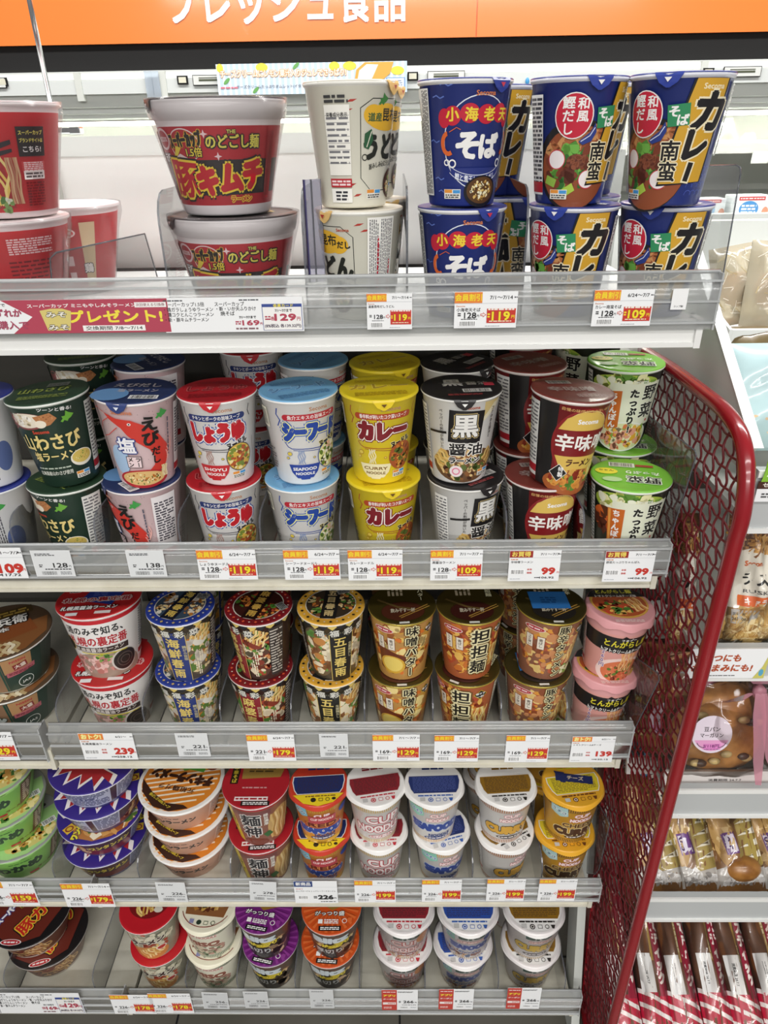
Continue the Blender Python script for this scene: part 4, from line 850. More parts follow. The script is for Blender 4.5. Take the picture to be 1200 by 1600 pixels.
def blitz_art(c):
    a = Art()
    a.P([(-60, 4), (60, 4), (60, 96), (-60, 96)], '#5a4438').F(14, 40, 44, 40, ('#a87a5a', '#6a4a34', '#c9a070', '#d8b890', '#3a2a22'), 120, 5, None, .3).P([(-50, 4), (30, 4), (16, 40), (-50, 44)], '#2a2624')
    a.T('Blitz', 0, 74, 27, '#c9d2d6', w=62, b=.09, o='#22282c', ow=.06, rot=5, sk=.15)
    a.P([(-34, 48), (10, 58), (4, 62), (44, 66), (14, 52), (22, 48), (-8, 42), (-2, 48)], '#d8c02c')
    a.T('がっつり', 8, 54, 12, '#e2ce3a', w=52, b=.07, o='#2a2420', ow=.06, rot=9)
    a.T('厚切り', -6, 30, 18, '#b9bcba', w=54, b=.07, o='#241f1e', ow=.07, rot=4); panel(a, -74, 50, 20, 80, 4, '#8a8480')
    return a
def blitz_lid(c, c2):
    a = Art()
    for k in range(26):
        t = 2 * PI * k / 26; a.P([(16 * math.cos(t), 16 * math.sin(t)), (52 * math.cos(t - .05), 52 * math.sin(t - .05)), (52 * math.cos(t + .05), 52 * math.sin(t + .05))], c2)
    a.P([(-24, 43), (24, 45), (30, 2), (2, -10), (-20, 4)], '#94702c').T('特濃', 4, 22, 17, '#2a1c10', ver=True, b=.06).T('がっつり盛', -2, -16, 9, WHT, w=54, b=.06, o=BLK, ow=.1).R(-18, -31, 8, 8, WHT).M(2, -31, 26, 9, WHT, 3, 4).O(26, -30, 4.4, 4.4, 1, WHT).R(36, -27, 7, 7, c2).R(0, -44, 40, 9, '#1b1a1a').M(0, -44, 34, 6, WHT, 2, 5)
    return a
DES['purple'] = make_cup(108, 78, 100, '#4a3a34', [], blitz_art('#6a2470'), '#6f2272', blitz_lid('#6f2272', '#8d3a8e'), '#d8cfd4', None)
DES['orange'] = make_cup(112, 78, 100, '#4a3a34', [], blitz_art('#c8501f'), '#c9501e', blitz_lid('#c9501e', '#dd6c34'), '#d8cfc8', None)
def big_art(kind):
    a = Art()
    a.stripes(0, 5, 250, 6, '#c8a860', 60, .5)
    a.T('BIG', 4, 81, 14, '#1f4a3c', w=44, b=.1, o='#c9d6d0', ow=.03)
    if kind == 0: a.T('CUP', 4, 60, 21, '#f0e0da', w=54, b=.045, o='#b8402f', ow=.07).T('NOODLE', 0, 37, 22, '#f0e0da', w=78, b=.045, o='#b8402f', ow=.07).E(36, 66, 14, 16, '#d8945a').F(0, 16, 44, 9, ('#c9884a', '#e2b87a', '#b5502c'), 40, 4, None, .4).E(2, 20, 26, 5, '#8a2a24').M(2, 20, 40, 5, WHT, 1, 4)
    if kind == 1: a.T('CUP NOODLE', 6, 66, 11, '#f0d6cc', w=54, b=.07, o='#b5483a', ow=.06).E(38, 68, 12, 10, '#2a4a98').T('SEAFOOD', 0, 47, 21, '#2c4a9a', w=74, b=.09, o='#cdd6ec', ow=.05).F(-10, 22, 44, 12, ('#c98a4a', '#e2c08a', '#5a7aa8', '#8a4a2c'), 60, 6, None, .36).T('NOODLE', 6, 28, 9, '#28407c', w=36, b=.07, o=WHT).P([(-46, 90), (-26, 92), (-26, 66), (-44, 64)], '#8ac8b4').T('だし', -36, 78, 9, '#2a7ab0', b=.06, o=WHT)
    if kind == 2: a.T('CUP NOODLE', 10, 66, 10, '#f0d6cc', w=46, b=.07, o='#b5483a', ow=.06).T('CURRY', 0, 43, 28, '#d8b83a', w=76, b=.09, o='#2a2018', ow=.05).E(2, 20, 26, 5, '#2a2018').M(2, 20, 40, 5, WHT, 1, 4)
    panel(a, 86, 46, 26, 70, 5, '#e9e6e2'); panel(a, -86, 46, 26, 70, 6, '#e9e6e2')
    return a
def big_lid(c, ic):
    a = cn_lid(c, iconc=ic); V = [v * (1.14, 1.14, 1) for v in a.v]; a.v = V; return a
for k, (nm, c, ic) in enumerate((('big_white', '#8a2730', '#c0303c'), ('big_seafood', '#2f4e9e', '#3a62b0'), ('big_curry', '#8a651e', '#2a2622'))):
    DES[nm] = make_cup(110, 80, 100, '#efece8', [], big_art(k), '#efedea', big_lid(c, ic), '#e8e6e4', None, 3, 5, wrap=True)
# ------------------------------------------------------------------ the setting
M_shelf = pmat('cream_enamel', '#d9d5c6', .42, 0, .2, ('#cfcab9', 30))
M_white = pmat('white_enamel', '#e9e9e6', .35, 0, .3)
M_back = pmat('grey_back_panel', '#45433f', .55)
M_black = pmat('black_trim', '#0b0a0a', .85)
M_case = pmat('case_white', '#dfe3df', .38, 0, .2)
M_case2 = pmat('case_grey_white', '#cfd2cc', .45)
M_orange = pmat('orange_sign', '#f2803a', .22, 0, .5)
M_red = pmat('red_enamel', '#8c0e1a', .26, 0, .5)
M_redwire = pmat('red_wire_coat', '#6c151d', .38, 0, .3)
M_chrome = pmat('chrome', '#d6d6d8', .14, 1.0)
M_grey = pmat('grey_metal', '#8b8b88', .4, .6)
M_rail = clear_mat('price_rail_plastic', '#e6e8e9', .9, .12, .50, '#b4b6b4')
M_rail2 = clear_mat('price_rail_rib', '#f4f6f8', 1.0, .1, .6, '#d6d8d8')
M_acryl = clear_mat('clear_acrylic', '#f0f1f1', 1.0, .04, .05, '#c9c9c9')
M_edge = clear_mat('acrylic_edge', '#b9bcc0', 1.0, .1, .45, '#7e7f86')
M_card = pmat('card_paper', '#f1f2f3', .5)
M_film = clear_mat('bag_film', '#fefdfc', 1.0, .09, .01, '#ffffff')

YS = [.770, .760, .760, .760, .746]                         # front edge of the five shelves
ZL = [EYE.z - .213, EYE.z - .521, EYE.z - .844, EYE.z - 1.182, EYE.z - 1.496]   # lower edge of their front lips
ZF = [EYE.z - .187, EYE.z - .503, EYE.z - .808, EYE.z - 1.165, EYE.z - 1.472]   # shelf tops
XR, XS = .328, -.515                                        # right end of the bay, seam to the bay on the left
YB = 1.17
ORD = ['top', 'second', 'third', 'fourth', 'bottom']

fl = MB(); fl.box(-3, 3, -3, 3.2, -.05, 0, pmat('floor_tile', '#6a675f', .35, 0, .2, ('#565349', 3)))
for k in range(-6, 7): fl.box(k * .45 - .002, k * .45 + .002, -3, 3.2, 0, .0006, M_black)
for k in range(-6, 7): fl.box(-3, 3, k * .45 - .002, k * .45 + .002, 0, .0006, M_black)
tag(fl.build('floor'), 'grey floor tiles below the shelves', None, None, 'structure')
wb = MB().box(-3, 3, 3.0, 3.1, 0, 3.0, pmat('wall_paint', '#d8d6d0', .6))
tag(wb.build('wall_back'), 'pale wall behind the chilled case', None, None, 'structure')

# gondola frame
g = empty('gondola_shelving', (0, YB, 0), 'white shop shelving bay frame with tall white back panel', 'shelving')
MB().box(-1.45, XR + .006, 0, .02, ZF[0] + .0, EYE.z - .028, M_white).box(-1.45, XR + .006, -.006, .026, EYE.z - .028, EYE.z - .002, M_case).build('upper_back_panel', g)
MB().box(-1.45, XR + .006, 0, .02, .08, ZF[0], M_back).build('lower_back_panel', g)
for x in (XS, XR - .01, -1.40):
    u = MB().box(x - .016, x + .016, -.028, 0, .05, EYE.z - .03, M_case2)
    for k in range(26):
        for s in (-1, 1): u.box(x + s * .007 - .003, x + s * .007 + .003, -.0285, -.02, .3 + k * .045, .322 + k * .045, M_black)
    u.build('slotted_upright', g)
tag(MB().box(-1.45, XR + .004, .0, .02, .0, .08, M_black).build('kick_plate', None, (0, YS[4] + .05, 0)), 'black kick plate under the bottom shelf', 'kick plate')
tag(MB().prism([(YS[4] - .01, .0), (YS[4] + .05, 0), (YB, 1.32), (YB - .06, 1.32)], 0, XR + .0055, XR + .021, M_case2).build('end_bracket'), 'slanted white end panel strip beside the red partition foot', 'end panel')

def shelf(i, x0, x1, who):
    y, zl, zf = YS[i], ZL[i], ZF[i]; m = M_white if i == 0 else M_shelf
    s = empty('display_shelf', ((x0 + x1) / 2, y, zf), who, 'shelf', 'shelves of the cup noodle bays')
    L = lambda b: MB_shift(b, s.location)
    b = MB().box(x0, x1, y + .004, YB - .03, zf - .012, zf, m).box(x0, x1, y + .02, YB - .03, zl + .012, zf - .012, m)
    L(b).build('shelf_board', s)
    b = MB().box(x0, x1, y, y + .008, zl, zf + .003, m, .0015).box(x0, x1, y - .003, y + .004, zl, zl + .005, m)
    b.box(x1 - .004, x1 + .003, y - .004, y + .02, zl - .001, zf + .004, m)
    L(b).build('front_lip', s)
    zt = zf + (.052 if i == 0 else .05); zb = zl + (.02 if i < 4 else .008); yf = y - .005
    r = MB()
    prof = [(yf - .001, zb), (yf - .004, zb + (zt - zb) * .3), (yf - .003, zb + (zt - zb) * .75), (yf + .004, zt - .004), (yf + .008, zt)]
    V = [(x, p[0], p[1]) for x in (x0 + .002, x1 + (.012 if x1 > 0 else -.002)) for p in prof]; n = len(prof)
    r.raw(V, [[k, k + 1, n + k + 1, n + k] for k in range(n - 1)], M_rail, True)
    xe = x1 + (.012 if x1 > 0 else -.002)
    r.tube([(x0 + .002, yf + .008, zt), (xe, yf + .008, zt)], .0022, M_rail2, 8)
    for q in (.12, .5, .86): r.box(x0 + .002, xe, yf - .0055, yf - .003, zb + (zt - zb) * q, zb + (zt - zb) * q + .002, M_rail2)
    r.box(xe - .002, xe, yf - .004, y + .012, zb, zt, M_rail2)
    o = L(r).build('price_rail', None, s.location); tag(o, 'clear plastic price rail along the ' + who[:who.index(' display')] + ' shelf of the ' + ('left bay' if 'left bay' in who else 'main bay'), 'price rail', 'price rails on the shelf fronts')
    return s
def MB_shift(b, loc):
    b.v = [(p[0] - loc.x, p[1] - loc.y, p[2] - loc.z) for p in b.v]; return b
for i in range(5):
    x0 = -1.40 if i < 2 else XS + .003
    shelf(i, x0, XR, f'{ORD[i]} display shelf of the cup noodle bay, ' + ('white' if i == 0 else 'cream') + ' with clear price rail')
    if i >= 2: shelf(i, -1.40, XS - .003, f'{ORD[i]} display shelf of the neighbouring left bay, beyond the seam')

# ------------------------------------------------------------------ cups in place
LOOK = dict(kimchi='big red and black kimchi cup', red_back='big red cup with fine print', udon='cream udon cup with yellow cloud', soba='blue soba cup with red cloud',
  curry='blue and yellow curry soba cup', white_blue='white cup with navy lid', wasabi='dark green cup with gold letters', shrimp='pink cup with red shrimp', shoyu='white cup with red lid',
  seafood='white cup with light blue lid', curry_noodle='bright yellow cup', black_soy='white cup with black lid', spicy_miso='brown red miso cup with gold oval', vegetable='bright green lidded vegetable cup',
  udon_bowl='dark green udon bowl', sapporo='white cup with red lettering and red lid', harusame_blue='navy lidded glass noodle cup', harusame_red='dark red lidded glass noodle cup',
  harusame_gold='yellow lidded glass noodle cup', miso_butter='golden butter ramen cup', tantan='gold lidded red-brown tantan cup', pork_spicy='gold lidded pork ramen cup', tomato='pink and black tomato cup',
  green_bowl='light green bowl', wantan_bowl='purple lidded bowl', chicken_bowl='orange striped bowl', red_shin='red lidded dark ramen cup', cup_red_seafood='orange cup with navy lid panel',
  cup_white='white cup with wavy red letters', cup_seafood='white cup with blue letters', cup_curry='white cup with gold letters', cup_cheese='yellow cheese curry cup',
  dark_bowl='black lidded dark bowl', red_ramen='red lidded noodle cup', cream='cream coloured cup', purple='purple lidded cup', orange='orange lidded cup',
  big_white='large filmed cup with red letters', big_seafood='large filmed cup with blue letters', big_curry='large filmed cup with gold letters')
def stack(i, key, pxs, rots, Y=None, where='front stack', tilts=None, Ys=None, lids=None):
    """A stack on shelf i: pxs are the pixel columns of the lids from the bottom cup up."""
    d = DES[key]; n = len(pxs); z = ZF[i] + .0006
    for k, px in enumerate(pxs):
        y = Ys[k] if Ys else (Y or .82)
        lvl = {1: ('single',), 2: ('lower', 'upper'), 3: ('lowest', 'middle', 'topmost'), 4: ('lowest', 'second lowest', 'second highest', 'topmost')}[n][k]
        x = x_at(px, y, z + d['h'])
        if px is not None:
            put_cup('noodle_bowl' if 'bowl' in key else 'noodle_cup', d, x, y, z, rots[k], f'{LOOK[key]}, {lvl} of {where}, {ORD[i]} shelf' if n > 1 else f'{LOOK[key]}, single, {where}, {ORD[i]} shelf',
                    f'{LOOK[key]}s on the {ORD[i]} shelf', 'noodle bowl' if 'bowl' in key else 'cup noodles', tilts[k] if tilts else (0, 0), lids[k] if lids else 0)
        z += d['h'] + .0022

BEH = 'rear stack'
# top shelf
stack(0, 'red_back', [2], [0], .85, 'below the noodle printed one')
d_ = DES['red_big']; z_ = ZF[0] + .0006 + d_['h'] + .0022
put_cup('noodle_cup', d_, x_at(-20, .85, z_ + d_['h']), .85, z_, 0, 'big red cup with noodle picture, upper of left edge stack, top shelf', 'big red cups on the top shelf', 'cup noodles')
stack(0, 'red_back', [97], [-96], 1.0, 'behind the left edge stack')
stack(0, 'kimchi', [365, 338], [4, 0], .85, 'stack')
stack(0, 'udon', [560, 547], [-55, 58], .83)
stack(0, 'udon', [573, 566], [30, 60], .94, BEH)
stack(0, 'soba', [722, 727], [2, 14], .83)
stack(0, 'curry', [765, 772], [-8, -6], .96, 'stack behind soba cups')
stack(0, 'curry', [898, 906], [-28, 19], .83, 'stack beside soba cups')
stack(0, 'curry', [905, 925], [-20, -9], .94, 'middle rear stack')
stack(0, 'curry', [1042, 1067], [-28, -25], None, 'right end stack', None, [.825, .80])
# second shelf
stack(1, 'white_blue', [-16, -48], [-30, -20], .82, 'left edge stack')
stack(1, 'wasabi', [104, 81], [-30, 8], .825, tilts=[(0, 0), (0, -3)])
stack(1, 'wasabi', [132, 126], [0, 20], .99, BEH)
stack(1, 'shrimp', [222, 206], [-46, 4], .825, tilts=[(0, 0), (0, 2)])
stack(1, 'shrimp', [236, 232], [-60, -50], .95, BEH)
stack(1, 'shoyu', [350, 339], [12, 6], .825)
stack(1, 'shoyu', [392, 392], [0, 12], 1.02, BEH)
stack(1, 'seafood', [472, 466], [22, 26], .825)
stack(1, 'seafood', [488, 489], [50, 60], .95, BEH)
stack(1, 'curry_noodle', [599, 592], [14, 8], .825)
stack(1, 'curry_noodle', [601, 601], [20, 30], .935, BEH)
stack(1, 'black_soy', [727, 721], [36, 4], .825)
stack(1, 'black_soy', [716, 714], [30, 50], .93, BEH)
stack(1, 'spicy_miso', [849, 885], [8, 10], None, 'front stack', [(0, 0), (0, 4)], [.825, .81])
stack(1, 'spicy_miso', [826, 828], [24, 30], .924, BEH)
stack(1, 'spicy_miso', [813, 815], [0, 10], 1.04, 'furthest back stack')
stack(1, 'vegetable', [986], [-12], .816, 'in front')
stack(1, 'vegetable', [968, 978], [-10, -8], .926, BEH)
stack(1, 'vegetable', [915, 920], [-80, -80], 1.05, 'furthest back stack')
# third shelf
stack(2, 'udon_bowl', [16, 2], [28, 30], .845, 'left edge stack')
stack(2, 'sapporo', [176, 153], [4, 6], .835, tilts=[(0, 0), (-4, 0)])
stack(2, 'harusame_blue', [294, 282], [2, -4], .82)
stack(2, 'harusame_red', [407, 404], [-16, -50], .82)
stack(2, 'harusame_gold', [518, 517], [-4, 22], .82)
stack(2, 'miso_butter', [626, 628], [2, 4], .82)
stack(2, 'tantan', [730, 735], [-30, 2], .82)
stack(2, 'pork_spicy', [840, 857], [2, 2], .82, tilts=[(0, 0), (0, 2)])
stack(2, 'tomato', [941, 963], [4, 4], .82, tilts=[(0, 3), (0, 3)])
stack(2, 'harusame_blue', [302, 300], [60, 90], .93, BEH)
stack(2, 'harusame_red', [412, 410], [100, 60], .93, BEH)
stack(2, 'harusame_gold', [507, 507], [140, 80], .93, BEH)
stack(2, 'pork_spicy', [822, 824], [-60, -40], .935, BEH)
stack(2, 'miso_butter', [622, 620], [70, 120], .93, BEH)
# fourth shelf
stack(3, 'green_bowl', [26, 0, -18], [44, 40, 36], .85, 'left edge stack')
stack(3, 'wantan_bowl', [165, 158, 155, 147], [4, 14, 100, 140], .85, lids=[170, 20, 80, 20])
stack(3, 'chicken_bowl', [298, 292, 284], [2, 0, -4], .85)
stack(3, 'red_shin', [408, 400], [4, 0], .825)
stack(3, 'cup_red_seafood', [503, 498], [2, 4], .82)
stack(3, 'cup_white', [592, 586], [4, 10], .82)
stack(3, 'cup_seafood', [689, 678], [16, 2], .82)
stack(3, 'cup_curry', [788, 790], [30, 4], .82)
stack(3, 'cup_cheese', [882, 895], [2, 8], .82)
stack(3, 'cup_curry', [766, 767], [0, 10], .94, BEH)
stack(3, 'cup_cheese', [855, 858], [60, 30], .94, BEH)
# bottom shelf
stack(4, 'dark_bowl', [76, 48], [18, 0], .85, 'left edge stack')
stack(4, 'dark_bowl', [84, 88], [60, 40], 1.0, BEH)
stack(4, 'red_ramen', [249, 233], [0, 0], .815)
stack(4, 'cream', [334, 325], [-4, -6], .815)
stack(4, 'purple', [423, 413], [-12, -10], .815)
stack(4, 'orange', [516, 518], [-4, 0], .815)
stack(4, 'big_white', [629, 631], [0, 0], .815)
stack(4, 'big_seafood', [723, 731], [4, 0], .815)
stack(4, 'big_curry', [829, 834], [0, 0], .815)
stack(4, 'big_curry', [800, 802], [50, 20], .93, BEH)
stack(4, 'red_ramen', [270, 272], [40, 20], .93, BEH)
stack(4, 'orange', [510, 512], [40, 20], .93, BEH)

# ------------------------------------------------------------------ clear dividers
def divider(i, px, label, h=.075, y0=None, y1=None, rnd=.02, pyh=None):
    y0 = y0 or YS[i] + .006; y1 = y1 or YS[i] + .30; z0 = ZF[i] + .0005
    x = x_at(px, y0, z0 + .05); t = .0011
    prof = [(y0, z0), (y1, z0), (y1, z0 + h)] + [(y0 + rnd * (1 - math.sin(a)), z0 + h - rnd * (1 - math.cos(a))) for a in (0, .4, .8, 1.2, PI / 2)]
    b = MB(); loc = Vector((x, y0, z0)); n = len(prof)
    P = lambda s, m: [(s, p[0] - y0, p[1] - z0) for p in m]
    b.raw(P(-t, prof), [list(range(n))], M_acryl).raw(P(t, prof), [list(range(n))], M_acryl)
    b.raw(P(-t, prof) + P(t, prof), [[k, (k + 1) % n, n + (k + 1) % n, n + k] for k in range(n)], M_edge)
    o = b.build('acrylic_divider', None, loc); return tag(o, label, 'divider', 'clear dividers between the cup stacks')
for i, pxs in enumerate(([262, 478, 636, 818, 1105], [22, 152, 282, 408, 532, 658, 790, 910, 1012], [92, 226, 346, 456, 570, 676, 782, 884, 972], [86, 218, 362, 456, 548, 640, 738, 846, 924], [10, 148, 292, 372, 462, 562, 664, 778, 882])):
    for k, px in enumerate(pxs):
        left = {0: ['red cup', 'kimchi cups', 'udon cups', 'soba cups', 'curry cups'], 1: ['navy lidded cups', 'green cups', 'pink cups', 'red lidded cups', 'light blue lidded cups', 'yellow cups', 'black lidded cups', 'brown red cups', 'green lidded cups'],
                2: ['udon bowls', 'red lidded cups', 'navy lidded cups', 'dark red lidded cups', 'yellow lidded cups', 'butter ramen cups', 'tantan cups', 'pork ramen cups', 'tomato cups'],
                3: ['light green bowls', 'purple lidded bowls', 'orange striped bowls', 'red lidded cups', 'navy panel cups', 'red lettered cups', 'blue lettered cups', 'gold lettered cups', 'cheese cups'],
                4: ['shelf edge', 'dark bowls', 'red lidded cups', 'cream cups', 'purple lidded cups', 'orange lidded cups', 'red lettered cups', 'blue lettered cups', 'gold lettered cups']}[i][k]
        end = k == len(pxs) - 1
        if end and i < 4: continue
        divider(i, px, f'clear acrylic divider just right of the {left} on the {ORD[i]} shelf', (.135 if i == 0 else .085), YS[i] + .006, YS[i] + (.27), .03 if i == 0 else .02)
# clear end plates just beyond the right ends of the shelves
XE = XR + .019
for i, ppx in enumerate(([(1080, 490), (1112, 492), (1120, 486), (1157, 272), (1157, 262), (1150, 258), (1000, 262)], [(1012, 888), (1028, 889), (1034, 884), (1088, 712), (1086, 704), (1000, 640)], [(960, 1168), (974, 1169), (980, 1162), (1030, 1062), (1028, 1052), (970, 1010)], [(916, 1364), (930, 1366), (936, 1358), (952, 1290), (950, 1280), (925, 1240)])):
    pl = [at(x, y, X=XE) for x, y in ppx]; loc = pl[0]; n = len(pl); b = MB()
    P = lambda s: [(s, p.y - loc.y, p.z - loc.z) for p in pl]
    b.raw(P(-.001), [list(range(n))], M_acryl).raw(P(.001), [list(range(n))], M_acryl)
    b.tube([(0, p.y - loc.y, p.z - loc.z) for p in pl], .0009, M_edge, 5)
    tag(b.build('acrylic_divider', None, loc), f'clear end plate beyond the right end of the {ORD[i]} shelf', 'divider', 'clear end plates at the shelf ends')
# low clear fin and printed strip on the top shelf
b = MB(); p0, p1, p2, p3 = at(82, 458, .80), at(76, 395, .80), at(226, 365, .90), at(248, 440, .90)
b.raw([p0, p1, p2, p3], [[0, 1, 2, 3]], M_acryl); b.raw([p + Vector((.001, .002, 0)) for p in (p0, p1, p2, p3)], [[3, 2, 1, 0]], M_acryl); b.tube([p0, p1 + Vector((0, 0, -.006)), p1 + Vector((.008, 0, 0)), p2, p3], .0009, M_edge, 5)
o = MB_shift(b, p0).build('clear_stop_fin', None, p0); tag(o, 'slanting clear plastic fin between the red cups and the kimchi cups', 'product stop')
b = MB(); q = at(489, 280, .80); q2 = at(500, 440, .80)
b.box(-.010, .008, -.001, .001, q2.z - q.z, 0, clear_mat('tinted_strip', '#e6e5ee', 1, .1, .22, '#c9c8d6')).box(-.011, -.0095, -.0014, .0014, q2.z - q.z, 0, pmat('violet_edge', '#4a4670', .3)).box(-.003, -.002, -.0014, .0014, q2.z - q.z, 0, M_edge)
o = b.build('label_holder_strip', None, q); o.rotation_euler = (0, 0, .5); tag(o, 'upright plastic label strip left of the cream udon cups', 'label holder')

# ------------------------------------------------------------------ price cards
def place_card(art, i, px0, py0, px1, py1, label, group=None, tilt=0):
    """Card seen between two pixel corners on the price rail of shelf i."""
    y = YS[i] - .0115; a = at(px0, py1, y); c = at(px1, py0, y); w_, h_ = (c.x - a.x), (c.z - a.z); W = 100.0; k = w_ / W; H = h_ / k
    A = art(H); b = MB(); b.box(0, w_, 0, .0006, 0, h_, M_card)
    flat_art(b, A, lambda u, v, z: (u * k, -.0001 - z * .0007, v * k))
    o = b.build('price_card', None, a); o.rotation_euler = (0, math.radians(tilt), 0)
    return tag(o, label, 'price card', group or f'price cards on the {ORD[i]} shelf')
Y_, O_, R_, K_ = '#f2dc30', '#e8863a', '#c8382e', '#2a2a2c'
def member(date, name, old, new):
    def f(H):
        a = Art(); a.R(22, H - 9, 44, 17, O_).T('会員割引', 22, H - 9, 11.5, Y_, w=42, b=.07).T(date, 74, H - 9, 8, K_, w=36, b=.02).M(97, H - 9, 5, 3, K_, 1, 2).R(50, H - 18, 100, .5, '#b9bcc0')
        a.T('Secoma', 10, H - 22, 3.4, '#c87a4a', w=14, b=.02) if name else a
        a.T(name, 4 + 3.1 * len(name), H - 28, 6.4, K_, b=.015).T(old, 25.5, H * .36, 13, K_, w=19, b=.03).M(8, H * .38, 5, 6, K_, 2, 3).T('円', 38, H * .34, 4.5, K_, b=.01).M(24, H * .25, 26, 2, K_, 1, 3).P([(42, H * .40), (42, H * .34), (46, H * .34), (46, H * .30), (51, H * .37), (46, H * .44), (46, H * .40)], R_).P([(43, H * .385), (43, H * .355), (46.6, H * .355), (46.6, H * .325), (49.6, H * .37), (46.6, H * .415), (46.6, H * .385)], WHT)
        a.R(75, H * .34, 46, H * .4, R_).M(75, H * .52, 42, 3.6, '#f0e6da', 1, 4, .8).M(55.5, H * .35, 4.5, 8, Y_, 2, 4).T(new, 74.5, H * .34, 19, Y_, w=28, b=.045, o='#8a1c18', ow=.03).T('円', 94, H * .31, 6, Y_, b=.03).M(74, H * .19, 36, 2.6, '#f6e6c8', 1, 5)
        a.B(21, H * .13, 28, H * .15, int(old)).M(62, H * .06, 24, 2, '#b9bcc0', 1, 3)
        return a
    return f
def okai(head, hc, date, name, price, tax):
    def f(H):
        a = Art(); a.R(23, H - 8, 45, 15, hc).T(head, 23, H - 8, 12.5, '#f2e06a' if hc == '#9c2a24' else '#f6ee9a', w=36, b=.07).T(date, 78, H - 8, 6.5, K_, w=36 if len(date) > 6 else 20, b=.02).M(97, H - 8, 5, 3, K_, 1, 2).R(50, H - 16, 100, .5, '#b9bcc0')
        a.M(10, H - 20, 14, 2.4, '#c87a4a', 1, 2, .8).T(name, 4 + 3 * len(name), H - 26, 6.2, K_, b=.01).T(price, 78, H * .34, 21, R_, w=25 if len(price) < 3 else 35, b=.06).T('円', 97, H * .29, 5, R_, b=.02).T('本体', 41, H * .39, 5, R_, b=.02).T('価格', 41, H * .28, 5, R_, b=.02).B(18, H * .31, 28, H * .16, 5)
        a.T(tax, 76, H * .12, 6, K_, w=28, b=.03).M(57, H * .12, 10, 3, K_, 1, 2).M(14, H * .08, 20, 2.5, '#b9bcc0', 1, 3)
        return a
    return f
def plain(price, bg='#dfe1e2'):
    def f(H):
        a = Art().R(50, H / 2, 98, H - 2, bg).M(34, H - 12, 50, 8, K_, 2, int(price)).T(price, 68, H * .44, 19, K_, w=36, b=.03).T('円', 92, H * .40, 7, K_, b=.01).M(18, H * .42, 9, 10, K_, 2, 2).M(60, H * .29, 66, 5, K_, 1, 4).B(36, H * .14, 44, H * .17, 4, bg).M(78, H * .14, 28, 10, '#8a8c90', 3, 3)
        return a
    return f
def newcard(H):
    return Art().R(22, H - 10, 43, 20, '#24407c').T('新商品', 22, H - 10, 13, WHT, w=34, b=.06).R(50, H - 21, 100, .5, '#b9bcc0').T('カップヌードル レッドシーフードヌードル', 50, H - 36, 5.4, K_, w=92, b=.01).M(12, H - 28, 16, 3, '#c85a4a', 1, 3).T('226', 72, H * .28, 20, K_, w=34, b=.07).T('円', 94, H * .24, 6, K_).B(20, H * .27, 24, 12, 5).M(48, H * .28, 8, 10, K_, 2, 3).M(78, H * .08, 36, 4, K_, 1, 4)
def app266(H):
    a = Art().R(21, H / 2, 42, H, '#c23a2e').T('アプリ', 21, H * .72, 11, Y_, w=32, b=.07).T('クーポン', 21, H * .55, 7, WHT, w=34, b=.05).M(21, H * .9, 34, 5, WHT, 1, 3).R(21, H * .34, 36, 11, '#f0e6e2').T('40円', 26, H * .34, 8, R_, w=20, b=.06).M(16, H * .13, 22, 10, '#f0d2cc', 3, 4)
    a.M(66, H - 10, 42, 6, K_, 2, 4).T('266', 74, H * .42, 17, K_, w=28, b=.04).T('円', 94, H * .39, 6, K_).M(50, H * .42, 6, 9, K_, 2, 3).M(76, H * .27, 40, 3.4, K_, 1, 4).B(62, H * .14, 24, 8, 4).M(88, H * .14, 16, 5, '#b9bcc0', 2, 3)
    return a
def promo(H):
    a = Art(); k = H
    a.P([(44, 0), (100, 0), (100, H), (42, H), (52, H / 2)], '#b4475a').T('プレゼント!', 81, H * .48, H * .40, '#f2e04a', w=33, b=.05)
    a.T('スーパーカップ ミニもやしみそラーメン', 70, H * .82, H * .12, WHT, w=38, b=.03).R(94, H * .82, 11, H * .15, WHT).T('次回使える引換券', 94, H * .82, H * .1, '#7a2a3a', w=10, b=.01)
    a.R(80, H * .14, 22, H * .17, WHT).T('交換期間 7/8～7/14', 80, H * .14, H * .13, K_, w=20, b=.02)
    a.P([(55, H * .68), (59, H * .74), (63, H * .74), (66, H * .66), (64.5, 1), (56.5, 1)], '#d9c878').T('みそ', 60.5, H * .56, H * .18, '#f4f0e0', w=7, o='#3a2a2a').T('みそ', 60.5, H * .18, H * .18, '#f4f0e0', w=7, o='#3a2a2a')
    a.T('いずれか', 42.4, H * .62, H * .25, '#a84a62', w=12, b=.05).T('購入で', 44.6, H * .26, H * .27, '#a84a62', w=10.6, b=.03).T('7/7まで', 40.6, H * .86, H * .11, K_, w=5.6, b=.01)
    return a
